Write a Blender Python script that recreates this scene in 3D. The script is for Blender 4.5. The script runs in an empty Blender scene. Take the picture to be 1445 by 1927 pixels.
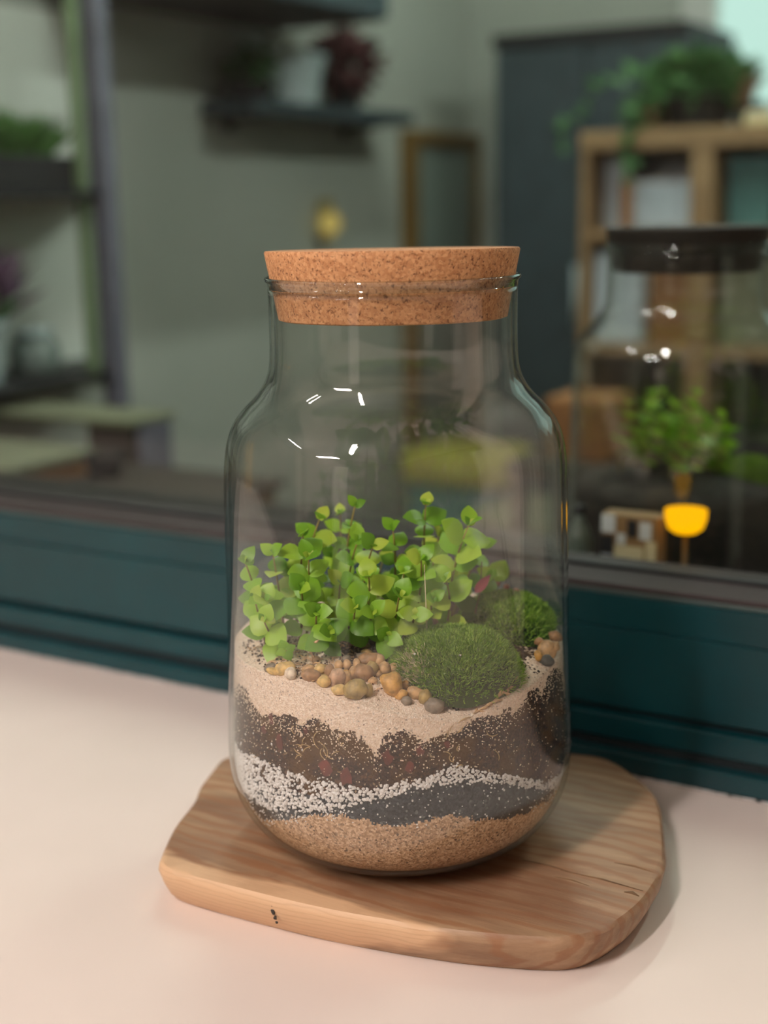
import bpy, math, random
import numpy as np
from mathutils import Vector, Matrix, noise
random.seed(7)
SC = bpy.context.scene
COL = SC.collection

# ------------------------------------------------------------------ camera
cd_ = bpy.data.cameras.new('camera')
cam = bpy.data.objects.new('camera', cd_)
COL.objects.link(cam)
YAW, PITCH, ROLL = math.radians(30.486), math.radians(12.777), math.radians(-1.043)
fh = Vector((-math.sin(YAW), math.cos(YAW), 0))
r0 = Vector((math.cos(YAW), math.sin(YAW), 0))
fw = fh * math.cos(PITCH) + Vector((0, 0, -math.sin(PITCH)))
dn = fw.cross(r0)
rx = r0 * math.cos(ROLL) - dn * math.sin(ROLL)
dx = dn * math.cos(ROLL) + r0 * math.sin(ROLL)
m = Matrix((( rx.x, -dx.x, -fw.x, 0), (rx.y, -dx.y, -fw.y, 0), (rx.z, -dx.z, -fw.z, 1.262), (0, 0, 0, 1)))
cam.matrix_world = m
cd_.sensor_fit = 'VERTICAL'
cd_.sensor_height = 36
cd_.lens = 48.135
cd_.clip_start = .05
cd_.clip_end = 30
cd_.dof.use_dof = True
cd_.dof.focus_distance = .668
cd_.dof.aperture_fstop = 3.9
SC.camera = cam

# ------------------------------------------------------------------ world, exposure
w = bpy.data.worlds.new('world'); SC.world = w; w.use_nodes = True
w.node_tree.nodes['Background'].inputs[0].default_value = (.02, .022, .025, 1)
w.node_tree.nodes['Background'].inputs[1].default_value = 1
SC.view_settings.view_transform = 'Standard'
SC.view_settings.look = 'None'
SC.view_settings.gamma = 1
SC.view_settings.use_curve_mapping = False
SC.view_settings.exposure = 0.0
SC.cycles.transparent_max_bounces = 32
SC.cycles.max_bounces = 10
SC.cycles.diffuse_bounces = 4
SC.cycles.sample_clamp_indirect = 4
SC.cycles.caustics_reflective = False
SC.cycles.caustics_refractive = False

TUBE_POWER = 180.0      # emission strength of the fluorescent tubes by the counter
BACK_POWER = 100.0       # weaker unseen tubes, added to light the room built behind the window

# ------------------------------------------------------------------ helpers
def lin(c):
    out = []
    for v in c:
        v /= 255.
        out.append(v / 12.92 if v <= .04045 else ((v + .055) / 1.055) ** 2.4)
    return tuple(out) + (1,)

class NT:
    def __init__(s, name):
        s.m = bpy.data.materials.new(name); s.m.use_nodes = True
        s.t = s.m.node_tree; s.t.nodes.clear()
        s.out = s.n('ShaderNodeOutputMaterial')
    def n(s, typ, **kw):
        nd = s.t.nodes.new(typ)
        for k, v in kw.items():
            if k.startswith('_'): setattr(nd, k[1:], v)
            else: nd.inputs[k.replace('__', ' ')].default_value = v
        return nd
    def l(s, a, b): s.t.links.new(a, b)
    def coord(s, scale=(1, 1, 1), kind='Object'):
        tc = s.n('ShaderNodeTexCoord'); mp = s.n('ShaderNodeMapping'); mp.inputs['Scale'].default_value = scale
        s.l(tc.outputs[kind], mp.inputs[0]); return mp.outputs[0]
    def noise(s, vec, scale, detail=4, rough=.55, dist=0):
        nd = s.n('ShaderNodeTexNoise', Scale=scale, Detail=detail, Roughness=rough, Distortion=dist)
        s.l(vec, nd.inputs['Vector']); return nd.outputs['Fac']
    def ramp(s, fac, stops, interp='LINEAR'):
        nd = s.n('ShaderNodeValToRGB'); cr = nd.color_ramp; cr.interpolation = interp
        while len(cr.elements) < len(stops): cr.elements.new(.5)
        for e, (p, c) in zip(cr.elements, stops): e.position = p; e.color = lin(c) if len(c) == 3 else c
        s.l(fac, nd.inputs[0]); return nd.outputs[0]
    def mix(s, fac, a, b, mode='MIX'):
        nd = s.n('ShaderNodeMix', _data_type='RGBA', _blend_type=mode)
        for i, v in ((0, fac), (6, a), (7, b)):
            if hasattr(v, 'node'): s.l(v, nd.inputs[i])
            else: nd.inputs[i].default_value = v if i == 0 else (lin(v) if len(v) == 3 else v)
        return nd.outputs[2]
    def bump(s, h, strength=.3, dist=.001):
        nd = s.n('ShaderNodeBump', Strength=strength, Distance=dist); s.l(h, nd.inputs['Height']); return nd.outputs[0]
    def bsdf(s, color, rough=.6, normal=None, **kw):
        nd = s.n('ShaderNodeBsdfPrincipled', Roughness=rough)
        if hasattr(color, 'node'): s.l(color, nd.inputs['Base Color'])
        else: nd.inputs['Base Color'].default_value = lin(color)
        for k, v in kw.items(): nd.inputs[k.replace('__', ' ')].default_value = v
        if normal is not None: s.l(normal, nd.inputs['Normal'])
        s.l(nd.outputs[0], s.out.inputs[0]); return nd

def plain(name, c, rough=.6, var=.12, scale=30, bump=.1, **kw):
    t = NT(name); v = t.coord(); f = t.noise(v, scale)
    a = tuple(x * (1 - var) for x in c); b = tuple(min(255, x * (1 + var)) for x in c)
    t.bsdf(t.ramp(f, [(.3, a), (.7, b)]), rough, t.bump(t.noise(v, scale * 6), bump, .0005), **kw)
    return t.m

def emit(name, c, strength):
    t = NT(name); e = t.n('ShaderNodeEmission', Strength=strength); e.inputs[0].default_value = lin(c)
    t.l(e.outputs[0], t.out.inputs[0]); return t.m

def glassy(name, tint, edge, refl=1.0, rough=0.0, ior_f0=.04, streaks=False):
    """thin clear glass: straight transmission, Fresnel reflection, absorption growing towards grazing angles"""
    t = NT(name)
    lw = t.n('ShaderNodeLayerWeight', Blend=.5); F = lw.outputs['Facing']
    p5 = t.n('ShaderNodeMath', _operation='POWER'); t.l(F, p5.inputs[0]); p5.inputs[1].default_value = 5
    ma = t.n('ShaderNodeMath', _operation='MULTIPLY_ADD', _use_clamp=True); t.l(p5.outputs[0], ma.inputs[0])
    ma.inputs[1].default_value = (1 - ior_f0) * refl; ma.inputs[2].default_value = ior_f0 * refl
    p4 = t.n('ShaderNodeMath', _operation='POWER'); t.l(F, p4.inputs[0]); p4.inputs[1].default_value = 3.5
    col = t.mix(p4.outputs[0], tint, edge)
    tr = t.n('ShaderNodeBsdfTransparent'); t.l(col, tr.inputs[0])
    gl = t.n('ShaderNodeBsdfGlossy', Roughness=rough)
    mx = t.n('ShaderNodeMixShader'); t.l(ma.outputs[0], mx.inputs[0]); t.l(tr.outputs[0], mx.inputs[1]); t.l(gl.outputs[0], mx.inputs[2])
    t.l(mx.outputs[0], t.out.inputs[0]); return t.m

ORI = {}
class MB:
    def __init__(s): s.v = []; s.f = []
    def add(s, vs, fs):
        o = len(s.v); s.v += [tuple(p) for p in vs]; s.f += [tuple(i + o for i in f) for f in fs]; return s
    def box(s, a, b, bev=0.0):
        (x0, y0, z0), (x1, y1, z1) = a, b
        k = min(bev, (x1 - x0) * .45, (y1 - y0) * .45, (z1 - z0) * .45)
        if k <= 0:
            vs = [(x, y, z) for z in (z0, z1) for x, y in ((x0, y0), (x1, y0), (x1, y1), (x0, y1))]
            return s.add(vs, [(3, 2, 1, 0), (4, 5, 6, 7), (0, 1, 5, 4), (1, 2, 6, 5), (2, 3, 7, 6), (3, 0, 4, 7)])
        rings = []
        def rect(i, z): return [(x0 + i + k, y0 + i, z), (x1 - i - k, y0 + i, z), (x1 - i, y0 + i + k, z), (x1 - i, y1 - i - k, z), (x1 - i - k, y1 - i, z), (x0 + i + k, y1 - i, z), (x0 + i, y1 - i - k, z), (x0 + i, y0 + i + k, z)]
        h = k * .55
        rings = rect(h, z0) + rect(0, z0 + h) + rect(0, z1 - h) + rect(h, z1)
        fs = [tuple(range(7, -1, -1)), tuple(range(24, 32))]
        for r in range(3):
            for i in range(8):
                j = (i + 1) % 8; fs.append((r * 8 + i, r * 8 + j, r * 8 + 8 + j, r * 8 + 8 + i))
        return s.add(rings, fs)
    def tube(s, pts, rad, n=8, cap=True):
        pts = [Vector(p) for p in pts]; rings = []
        for i, p in enumerate(pts):
            d = (pts[min(i + 1, len(pts) - 1)] - pts[max(i - 1, 0)]).normalized()
            a = d.orthogonal().normalized() if abs(d.z) > .99 else d.cross(Vector((0, 0, 1))).normalized()
            b = d.cross(a); r = rad[i] if isinstance(rad, (list, tuple)) else rad
            rings += [p + (a * math.cos(t) + b * math.sin(t)) * r for t in [k * 2 * math.pi / n for k in range(n)]]
        fs = []
        for i in range(len(pts) - 1):
            for k in range(n):
                j = (k + 1) % n; fs.append((i * n + k, i * n + j, i * n + n + j, i * n + n + k))
        if cap: fs += [tuple(range(n - 1, -1, -1)), tuple(range((len(pts) - 1) * n, len(pts) * n))]
        return s.add(rings, fs)
    def lathe(s, prof, c, n=48, closed=False):
        """prof: (r, z) list; r = 0 at an end closes it"""
        vs = []; idx = []
        for r, z in prof:
            if r <= 1e-6: idx.append([len(vs)] * n); vs.append((c[0], c[1], z))
            else:
                idx.append(list(range(len(vs), len(vs) + n)))
                vs += [(c[0] + r * math.cos(2 * math.pi * k / n), c[1] + r * math.sin(2 * math.pi * k / n), z) for k in range(n)]
        fs = []
        seq = list(range(len(prof))) + ([0] if closed else [])
        for a, b in zip(seq, seq[1:]):
            for k in range(n):
                j = (k + 1) % n; q = [idx[a][k], idx[a][j], idx[b][j], idx[b][k]]
                q = [x for i, x in enumerate(q) if x not in q[:i]]
                if len(q) > 2: fs.append(tuple(q))
        return s.add(vs, fs)
    def blob(s, c, r, seed=0, amp=.18, sub=2, rot=None, freq=1.3):
        vs, fs = ico(sub); out = []
        for v in vs:
            v = Vector(v); k = 1 + amp * noise.noise(v * freq + Vector((seed * 3.1, seed * 1.7, seed)))
            p = Vector((v.x * r[0], v.y * r[1], v.z * r[2])) * k
            if rot is not None: p = rot @ p
            out.append(p + Vector(c))
        return s.add(out, fs)
    def build(s, name, mat, parent=None, loc=None, smooth=True, angle=None):
        me = bpy.data.meshes.new(name)
        if loc is None:
            if parent is not None: loc = ORI[parent]
            else:
                a = np.array(s.v); lo, hi = a.min(0), a.max(0); loc = ((lo[0] + hi[0]) / 2, (lo[1] + hi[1]) / 2, lo[2])
        loc = Vector(loc)
        me.from_pydata([(p[0] - loc.x, p[1] - loc.y, p[2] - loc.z) for p in s.v], [], s.f)
        mats = mat if isinstance(mat, (list, tuple)) else [mat]
        for x in mats: me.materials.append(x)
        if smooth:
            me.polygons.foreach_set('use_smooth', [True] * len(me.polygons))
            if angle: me.set_sharp_from_angle(angle=math.radians(angle))
        me.update()
        o = bpy.data.objects.new(name, me); COL.objects.link(o); place(o, parent, loc); return o

def place(o, parent, loc):
    ORI[o.name] = tuple(loc)
    if parent is not None:
        o.parent = bpy.data.objects[parent]; o.location = Vector(loc) - Vector(ORI[parent])
    else: o.location = loc

_ico = {}
def ico(sub):
    if sub in _ico: return _ico[sub]
    import bmesh
    b = bmesh.new(); bmesh.ops.create_icosphere(b, subdivisions=sub, radius=1)
    r = ([tuple(v.co) for v in b.verts], [tuple(v.index for v in f.verts) for f in b.faces]); b.free(); _ico[sub] = r; return r

def tag(o, label=None, cat=None, group=None, kind=None):
    if label: o['label'] = label
    if cat: o['category'] = cat
    if group: o['group'] = group
    if kind: o['kind'] = kind
    return o
def thing(name, loc, label=None, cat=None, group=None, kind=None):
    e = bpy.data.objects.new(name, None); e.empty_display_size = .02; COL.objects.link(e); e.location = loc; ORI[e.name] = tuple(loc)
    tag(e, label, cat, group, kind); return e
def boxo(name, a, b, mat, parent=None, bev=.002):
    return MB().box(a, b, bev).build(name, mat, parent, angle=35)

# ------------------------------------------------------------------ materials
M = {}
M['near_wall'] = plain('near_wall', (122, 114, 106), .8, .03, 3)
M['far_wall'] = plain('far_wall', (172, 175, 167), .85, .04, 2)
M['ceil'] = plain('ceiling_paint', (215, 212, 205), .9, .02, 2)
M['floor'] = plain('floor_tiles', (120, 112, 104), .5, .1, 2)
M['teal'] = plain('teal_paint', (3, 55, 61), .34, .1, 9, .04)
M['teal_dark'] = plain('dark_gap', (6, 22, 26), .7, .1, 9)
M['brown_gasket'] = plain('brown_gasket', (46, 35, 36), .7, .08, 20)
M['grey_lip'] = plain('grey_lip', (70, 84, 82), .4, .05, 20)
M['white_metal'] = plain('white_metal', (220, 220, 216), .4, .02, 5)
M['tube'] = emit('tube_light', (255, 242, 236), TUBE_POWER)
M['added_tube'] = emit('added_tube_light', (236, 248, 236), BACK_POWER)
M['rim_glass'] = glassy('rim_glass', (250, 252, 251), (150, 165, 158), 1.8)
M['jar_glass'] = glassy('jar_glass', (254, 254, 253), (244, 248, 245), 1.0, ior_f0=.055)
M['pane'] = glassy('window_glass', (244, 246, 245), (226, 230, 228), .5)
M['dark_wood'] = plain('dark_wood', (52, 44, 36), .55, .2, 12)
M['near_black'] = plain('near_black', (17, 19, 22), .6, .1, 10)

def wood(name, c0, c1, c2, axis=(1.2, 22, 22), rough=.5):
    t = NT(name); v = t.coord(axis); n1 = t.noise(v, 3.5, 6, .6, .6); n2 = t.noise(v, 14, 5, .7)
    a = t.ramp(n1, [(.25, c0), (.5, c1), (.75, c2)])
    t.bsdf(t.mix(.25, a, t.ramp(n2, [(.35, c2), (.65, c0)])), rough, t.bump(n2, .2, .0006)); return t.m
M['gold_wood'] = wood('gold_frame_wood', (74, 54, 22), (112, 84, 36), (138, 108, 54))
M['shelf_wood'] = wood('shelf_wood', (124, 96, 66), (160, 128, 90), (182, 152, 112))

def board_mat():
    t = NT('olive_wood')
    v = t.coord((1, 1, 1))
    vs = t.coord((4.0, 26, 60)); wob = t.noise(vs, 1.6, 5, .6, .9)
    fine = t.noise(t.coord((10, 160, 200)), 4, 4, .65)
    big = t.noise(t.coord((5, 13, 8)), 1.7, 4, .6, 1.4)
    wv = t.n('ShaderNodeTexWave', _wave_type='BANDS', _bands_direction='Y', Scale=9, Distortion=9, Detail=4)
    wv.inputs['Detail Scale'].default_value = 1.2; t.l(t.coord((1.1, 3.4, 4)), wv.inputs['Vector'])
    base = t.ramp(wob, [(.3, (136, 105, 80)), (.5, (162, 130, 100)), (.7, (184, 150, 118))])
    streak = t.mix(t.ramp(wv.outputs['Fac'], [(.0, (0, 0, 0)), (.5, (40, 40, 40)), (.9, (215, 215, 215))]), base, (146, 98, 64))
    heart = t.mix(t.ramp(big, [(.46, (0, 0, 0)), (.54, (150, 150, 150)), (.66, (200, 200, 200))]), streak, (118, 80, 58))
    allc = t.mix(t.ramp(fine, [(.35, (0, 0, 0)), (.7, (90, 90, 90))]), heart, (118, 78, 50))
    # small knot in the front edge and little worm holes
    # pale sapwood along the front edge of the slab
    sx = t.n('ShaderNodeSeparateXYZ'); t.l(v, sx.inputs[0])
    ad = t.n('ShaderNodeMath', _operation='MULTIPLY_ADD'); t.l(t.noise(t.coord((9, 30, 20)), 1.3, 3), ad.inputs[0]); ad.inputs[1].default_value = .034; t.l(sx.outputs['Y'], ad.inputs[2])
    ring = t.n('ShaderNodeTexWave', _wave_type='BANDS', _bands_direction='Z', Scale=120, Distortion=6, Detail=2); t.l(t.coord((.25, .5, 1)), ring.inputs['Vector'])
    sap = t.mix(t.ramp(ring.outputs['Fac'], [(.0, (0, 0, 0)), (.7, (30, 30, 30)), (1, (120, 120, 120))]), (218, 180, 142), (158, 116, 82))
    lo = t.n('ShaderNodeMapRange'); t.l(ad.outputs[0], lo.inputs[0]); lo.inputs[1].default_value = -.0925; lo.inputs[2].default_value = -.0875; lo.inputs[3].default_value = .92; lo.inputs[4].default_value = 0
    allc = t.mix(lo.outputs[0], allc, sap)
    vd = t.n('ShaderNodeVectorMath', _operation='DISTANCE'); t.l(t.coord((1, 1.9, 1)), vd.inputs[0]); vd.inputs[1].default_value = (.062, -.118, .02)
    ds = t.n('ShaderNodeMath', _operation='MULTIPLY_ADD'); t.l(t.noise(t.coord((9, 34, 20)), 2.2, 5, .6, 1), ds.inputs[0]); ds.inputs[1].default_value = .09; t.l(vd.outputs['Value'], ds.inputs[2])
    stain = t.ramp(ds.outputs[0], [(.085, (190, 190, 190)), (.115, (120, 120, 120)), (.135, (0, 0, 0))])
    allc = t.mix(stain, allc, (112, 74, 52))
    t.bsdf(allc, .5, t.bump(fine, .35, .0006)); return t.m
M['board'] = board_mat()

def cork_mat(name, a, b, c, d):
    t = NT(name); v = t.coord()
    vo = t.n('ShaderNodeTexVoronoi', Scale=640); t.l(v, vo.inputs['Vector'])
    n1 = t.noise(v, 560, 3, .7); n2 = t.noise(v, 1000, 2, .5)
    base = t.mix(t.ramp(vo.outputs['Color'], [(.15, (0, 0, 0)), (.85, (255, 255, 255))]), b, a)
    dk = t.ramp(n1, [(.34, (255, 255, 255)), (.45, (90, 90, 90)), (.50, (0, 0, 0))])
    base = t.mix(dk, base, c)
    lt = t.ramp(n2, [(.60, (0, 0, 0)), (.72, (120, 120, 120))])
    base = t.mix(lt, base, d)
    t.bsdf(base, .75, t.bump(n1, .5, .0005)); return t.m
M['cork'] = cork_mat('cork', (214, 160, 112), (184, 126, 80), (112, 66, 36), (240, 198, 156))
M['cork_shaded'] = cork_mat('shaded_cork', (20, 18, 16), (15, 14, 13), (8, 8, 7), (32, 28, 24))  # shaded copy of the cork: the lid's unlit back, painted near-black

def granular(name, stops, scale, rough=.9, bump=.8, bd=.0006, big=None):
    t = NT(name); v = t.coord()
    vo = t.n('ShaderNodeTexVoronoi', Scale=scale); t.l(v, vo.inputs['Vector'])
    sep = t.n('ShaderNodeSeparateColor'); t.l(vo.outputs['Color'], sep.inputs[0])
    c = t.ramp(sep.outputs[0], stops)
    if big:
        f = t.noise(v, big[0], 4, .6, .4); c = t.mix(t.ramp(f, [(big[1], (0, 0, 0)), (big[2], (255, 255, 255))]), c, big[3])
    t.bsdf(c, rough, t.bump(vo.outputs['Distance'], bump, bd)); return t.m
M['brown_sand'] = granular('brown_sand', [(0, (132, 102, 76)), (.2, (172, 138, 106)), (.6, (200, 164, 130)), (.93, (226, 196, 164)), (1, (76, 56, 42))], 1000)
M['cream_sand'] = granular('cream_sand', [(0, (222, 196, 172)), (.5, (242, 218, 196)), (.96, (252, 236, 220)), (1, (130, 104, 84))], 1300)
M['charcoal'] = granular('charcoal', [(0, (34, 38, 42)), (.5, (54, 58, 62)), (.96, (72, 76, 80)), (1, (120, 122, 122))], 800)
M['soil'] = granular('soil', [(0, (36, 24, 20)), (.5, (58, 40, 33)), (.85, (80, 56, 44)), (.97, (96, 66, 44)), (1, (190, 168, 140))], 900, big=(38, .50, .60, (84, 58, 30)))
M['white_gravel'] = plain('white_gravel', (246, 236, 228), .8, .12, 620, .5)
M['cream_grain'] = plain('cream_grain', (240, 216, 192), .9, .1, 600)
M['root'] = plain('root', (186, 156, 110), .8, .15, 200)
M['leaf_litter'] = plain('leaf_litter', (92, 40, 30), .5, .3, 120)
M['straw'] = plain('straw', (196, 160, 120), .8, .2, 200)
M['bark_brown'] = plain('bark', (112, 86, 60), .8, .2, 60)

def leaf_mat(name, stops, rough=.38):
    t = NT(name); oi = t.n('ShaderNodeObjectInfo'); v = t.coord()
    c = t.ramp(oi.outputs['Random'], stops)
    n1 = t.noise(v, 220, 3); c = t.mix(t.ramp(n1, [(.35, (0, 0, 0)), (.7, (70, 70, 70))]), c, stops[0][1])
    b = t.n('ShaderNodeBsdfPrincipled', Roughness=rough); t.l(c, b.inputs['Base Color'])
    tr = t.n('ShaderNodeBsdfTranslucent'); t.l(c, tr.inputs[0])
    mx = t.n('ShaderNodeMixShader'); mx.inputs[0].default_value = .35
    t.l(b.outputs[0], mx.inputs[1]); t.l(tr.outputs[0], mx.inputs[2]); t.l(mx.outputs[0], t.out.inputs[0]); return t.m
M['leaf'] = leaf_mat('fresh_leaf', [(0, (104, 158, 32)), (.35, (136, 190, 44)), (.7, (168, 210, 64)), (1, (200, 218, 84))])
M['leaf_pink'] = leaf_mat('pink_leaf', [(0, (176, 78, 96)), (1, (190, 96, 110))])
M['leaf_dull'] = leaf_mat('dull_leaf', [(0, (70, 104, 40)), (1, (104, 138, 58))])
M['stem'] = plain('stem', (138, 122, 62), .6, .2, 100)
def moss_mat(name, stops):
    t = NT(name); v = t.coord(); n1 = t.noise(v, 90, 4, .6); n2 = t.noise(v, 700, 2)
    c = t.mix(.45, t.ramp(n1, stops), t.ramp(n2, stops)); t.bsdf(c, .7); return t.m
M['moss'] = moss_mat('moss', [(.25, (58, 92, 12)), (.5, (104, 146, 26)), (.75, (148, 184, 56))])
M['moss_light'] = moss_mat('moss_light', [(.25, (134, 168, 58)), (.6, (166, 196, 84)), (.8, (196, 216, 120))])
M['moss_base'] = plain('moss_base', (48, 66, 18), .9, .2, 120)
M['moss_pale'] = plain('moss_pale', (214, 202, 160), .8, .15, 300)
def peb(name, c):
    t = NT(name); v = t.coord(); oi = t.n('ShaderNodeObjectInfo'); n = t.noise(v, 260, 4, .6)
    a = tuple(x * .72 for x in c); b = tuple(min(255, x * 1.12) for x in c)
    t.bsdf(t.ramp(n, [(.3, a), (.55, c), (.75, b)]), .5, t.bump(t.noise(v, 700), .3, .0004)); return t.m
PEB = {k: peb('pebble_' + k, c) for k, c in dict(tan=(204, 164, 116), brown=(168, 128, 88), yellow=(222, 186, 116), olive=(172, 146, 88), grey=(138, 124, 108), white=(240, 220, 196), pink=(206, 166, 134), gold=(206, 156, 82), dark=(96, 90, 84), red=(168, 96, 66)).items()}

# ------------------------------------------------------------------ near room (counter side)
JX, JY = -.3526, .6116
CU = Vector((-.49946, .86634, 0))     # away from the viewer, seen from the jar
RU = Vector((.86634, .49946, 0))      # to the right of it
def J(u, v, z): return Vector((JX, JY, 0)) + RU * u + CU * v + Vector((0, 0, z))
def S(o): return tag(o, kind='structure')

S(boxo('floor', (-2.6, -2.6, -.1), (1.9, 3.8, 0), M['floor'], bev=0))
S(boxo('ceiling', (-2.6, -2.6, 2.6), (1.9, 3.8, 2.7), M['ceil'], bev=0))
S(boxo('wall_front', (-2.6, -2.6, 0), (1.9, -2.45, 2.6), M['near_wall'], bev=0))
S(boxo('wall_right', (1.7, -2.45, 0), (1.9, 3.6, 2.6), M['near_wall'], bev=0))
wl = S(boxo('wall_left', (-2.6, -2.45, 0), (-2.45, .9, 2.6), M['near_wall'], bev=0))
# the wall that holds the window: below, above and beside the opening
ww = S(thing('wall_window', (0, .9, 0)))
boxo('lower_wall', (-2.45, .84, 0), (1.7, .93, .895), M['near_wall'], ww.name, 0)
boxo('upper_wall', (-2.45, .81, 2.05), (1.7, .93, 2.6), M['near_wall'], ww.name, 0)
M['pale_wall'] = plain('pale_wall', (236, 226, 214), .7, .02, 3)
boxo('side_wall', (.10, .81, .895), (1.7, .93, 2.05), M['pale_wall'], ww.name, 0)
boxo('side_wall', (-2.45, .81, .895), (-1.75, .93, 2.05), M['near_wall'], ww.name, 0)

# window frame: teal rails that step down to the counter, brown gasket, pane
win = S(thing('window_1', (-.8, .84, .9)))
x0, x1 = -1.75, .10
boxo('bottom_rail', (x0, .7845, .9003), (x1, .86, .9135), M['teal'], win.name, .0015)
boxo('track_gap', (x0, .794, .9135), (x1, .86, .9195), M['teal_dark'], win.name, 0)
boxo('middle_rail', (x0, .7925, .9195), (x1, .86, .9350), M['teal'], win.name, .0015)
boxo('track_gap', (x0, .803, .9350), (x1, .86, .9385), M['teal_dark'], win.name, 0)
boxo('sash_rail', (x0, .7995, .9385), (x1, .87, .9917), M['teal'], win.name, .0012)
boxo('sash_rail', (x0, .8010, .9917), (x1, .87, 1.0135), M['teal'], win.name, .0012)
boxo('gasket_lip', (x0, .8030, 1.0135), (x1, .87, 1.0165), M['grey_lip'], win.name, .0008)
boxo('gasket', (x0, .8035, 1.0160), (x1, .87, 1.0200), M['brown_gasket'], win.name, .0015)
boxo('pane_bead', (x0, .8380, 1.0200), (x1, .8445, 1.0225), M['near_black'], win.name, .001)
boxo('side_rail', (.04, .80, 1.0202), (.10, .87, 2.0), M['teal'], win.name, .003)
boxo('side_rail', (x0, .80, 1.0202), (x0 + .06, .87, 2.0), M['teal'], win.name, .003)
boxo('top_rail', (x0, .80, 1.99), (x1, .87, 2.05), M['teal'], win.name, .003)
boxo('pane', (x0 + .05, .8450, 1.0201), (.045, .8490, 1.995), M['pane'], win.name, 0)

# counter
t = NT('counter_laminate'); v = t.coord()
sp = t.n('ShaderNodeTexVoronoi', Scale=38); t.l(v, sp.inputs['Vector'])
n = t.noise(v, 5, 3)
c = t.ramp(n, [(.3, (228, 214, 205)), (.7, (236, 222, 214))])
gate = t.noise(v, 9, 2)
sm = t.mix(t.ramp(gate, [(.56, (0, 0, 0)), (.6, (255, 255, 255))]), (0, 0, 0, 1), t.ramp(sp.outputs['Distance'], [(0, (110, 110, 110)), (.025, (60, 60, 60)), (.04, (0, 0, 0))]))
t.bsdf(t.mix(sm, c, (120, 108, 96)), .42, t.bump(t.noise(v, 90), .04, .0004)); M['counter'] = t.m
ct = thing('counter', (-.75, .35, 0), 'white laminate counter running along the teal window frame', 'counter')
boxo('worktop', (-2.2, .02, .862), (.95, .7838, .90), M['counter'], ct.name, .003)
boxo('cabinet', (-2.15, .06, .05), (.90, .78, .862), M['white_metal'], ct.name, .002)
boxo('plinth', (-2.13, .10, .0), (.88, .78, .05), M['near_black'], ct.name, 0)
# chipped sealant bead along the back edge of the counter
b = MB()
for i in range(150):
    x = -1.4 + i * .0095 + random.uniform(-.002, .002); b.blob((x, .7832, .9005), (random.uniform(.005, .009), random.uniform(.0005, .0010), random.uniform(.0004, .0007)), i, .4, 1)
b.build('sealant', M['white_gravel'], ct.name)

# fluorescent tubes of the near room
def tube_light(name, a, b, mat, label, group, z=2.52, rad=.018):
    a, b = Vector((*a, z)), Vector((*b, z)); o = thing(name, (a + b) / 2, label, 'lamp', group)
    d = (b - a).normalized()
    MB().tube([a, b], rad, 12).build('tube', mat, o.name)
    up = Vector((0, 0, .045))
    MB().tube([a - d * .03 + up, b + d * .03 + up], .03, 4).build('housing', M['white_metal'], o.name, smooth=False)
    for p, q in ((a - d * .03, a), (b, b + d * .03)): MB().tube([p, q], .021, 10).build('end_cap', M['white_metal'], o.name)
    MB().box((a.x / 2 + b.x / 2 - .02, a.y / 2 + b.y / 2 - .02, z + .06), (a.x / 2 + b.x / 2 + .02, a.y / 2 + b.y / 2 + .02, 2.6)).build('bracket', M['white_metal'], o.name, smooth=False)
G = 'fluorescent tubes over the counter'
tube_light('fluorescent_tube', (-1.92, -.9), (-1.92, -.2), M['tube'], 'fluorescent ceiling tube mirrored as the slanting streak on the jar shoulder', G, rad=.011)
tube_light('fluorescent_tube', (-.46, -1.35), (-.46, -.50), M['tube'], 'thick fluorescent ceiling tube running towards the middle of the window', G, rad=.036)
tube_light('fluorescent_tube', (-1.65, -2.05), (-.85, -2.05), M['tube'], 'fluorescent ceiling tube lying across the room, farthest from the window', G, rad=.017)
# pale door and cupboard added out of view, mirrored as bands in the jar
d1 = S(thing('door_1', (-.75, -2.44, 0)))
M['pale_reflector'] = plain('pale_reflector', (246, 238, 230), .5, .03, 4)
boxo('leaf', (-.94, -2.45, 0), (-.42, -2.41, 2.1), M['pale_reflector'], d1.name, .004)
boxo('frame', (-1.02, -2.45, 0), (-.94, -2.40, 2.18), M['dark_wood'], d1.name, .004)
boxo('frame', (-.42, -2.45, 0), (-.34, -2.40, 2.18), M['dark_wood'], d1.name, .004)

cp = thing('added_cupboard', (1.6, .6, 0), 'tall white cupboard added unseen to mirror as a band in the jar', 'cupboard')
boxo('body', (1.58, .42, 0), (1.692, .80, 2.2), M['pale_reflector'], cp.name, .004); boxo('door', (1.562, .43, .05), (1.58, .79, 2.15), M['pale_reflector'], cp.name, .003)
MB().tube([(1.55, .46, 1.0), (1.55, .46, 1.15)], .006).build('handle', M['near_black'], cp.name)
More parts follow.
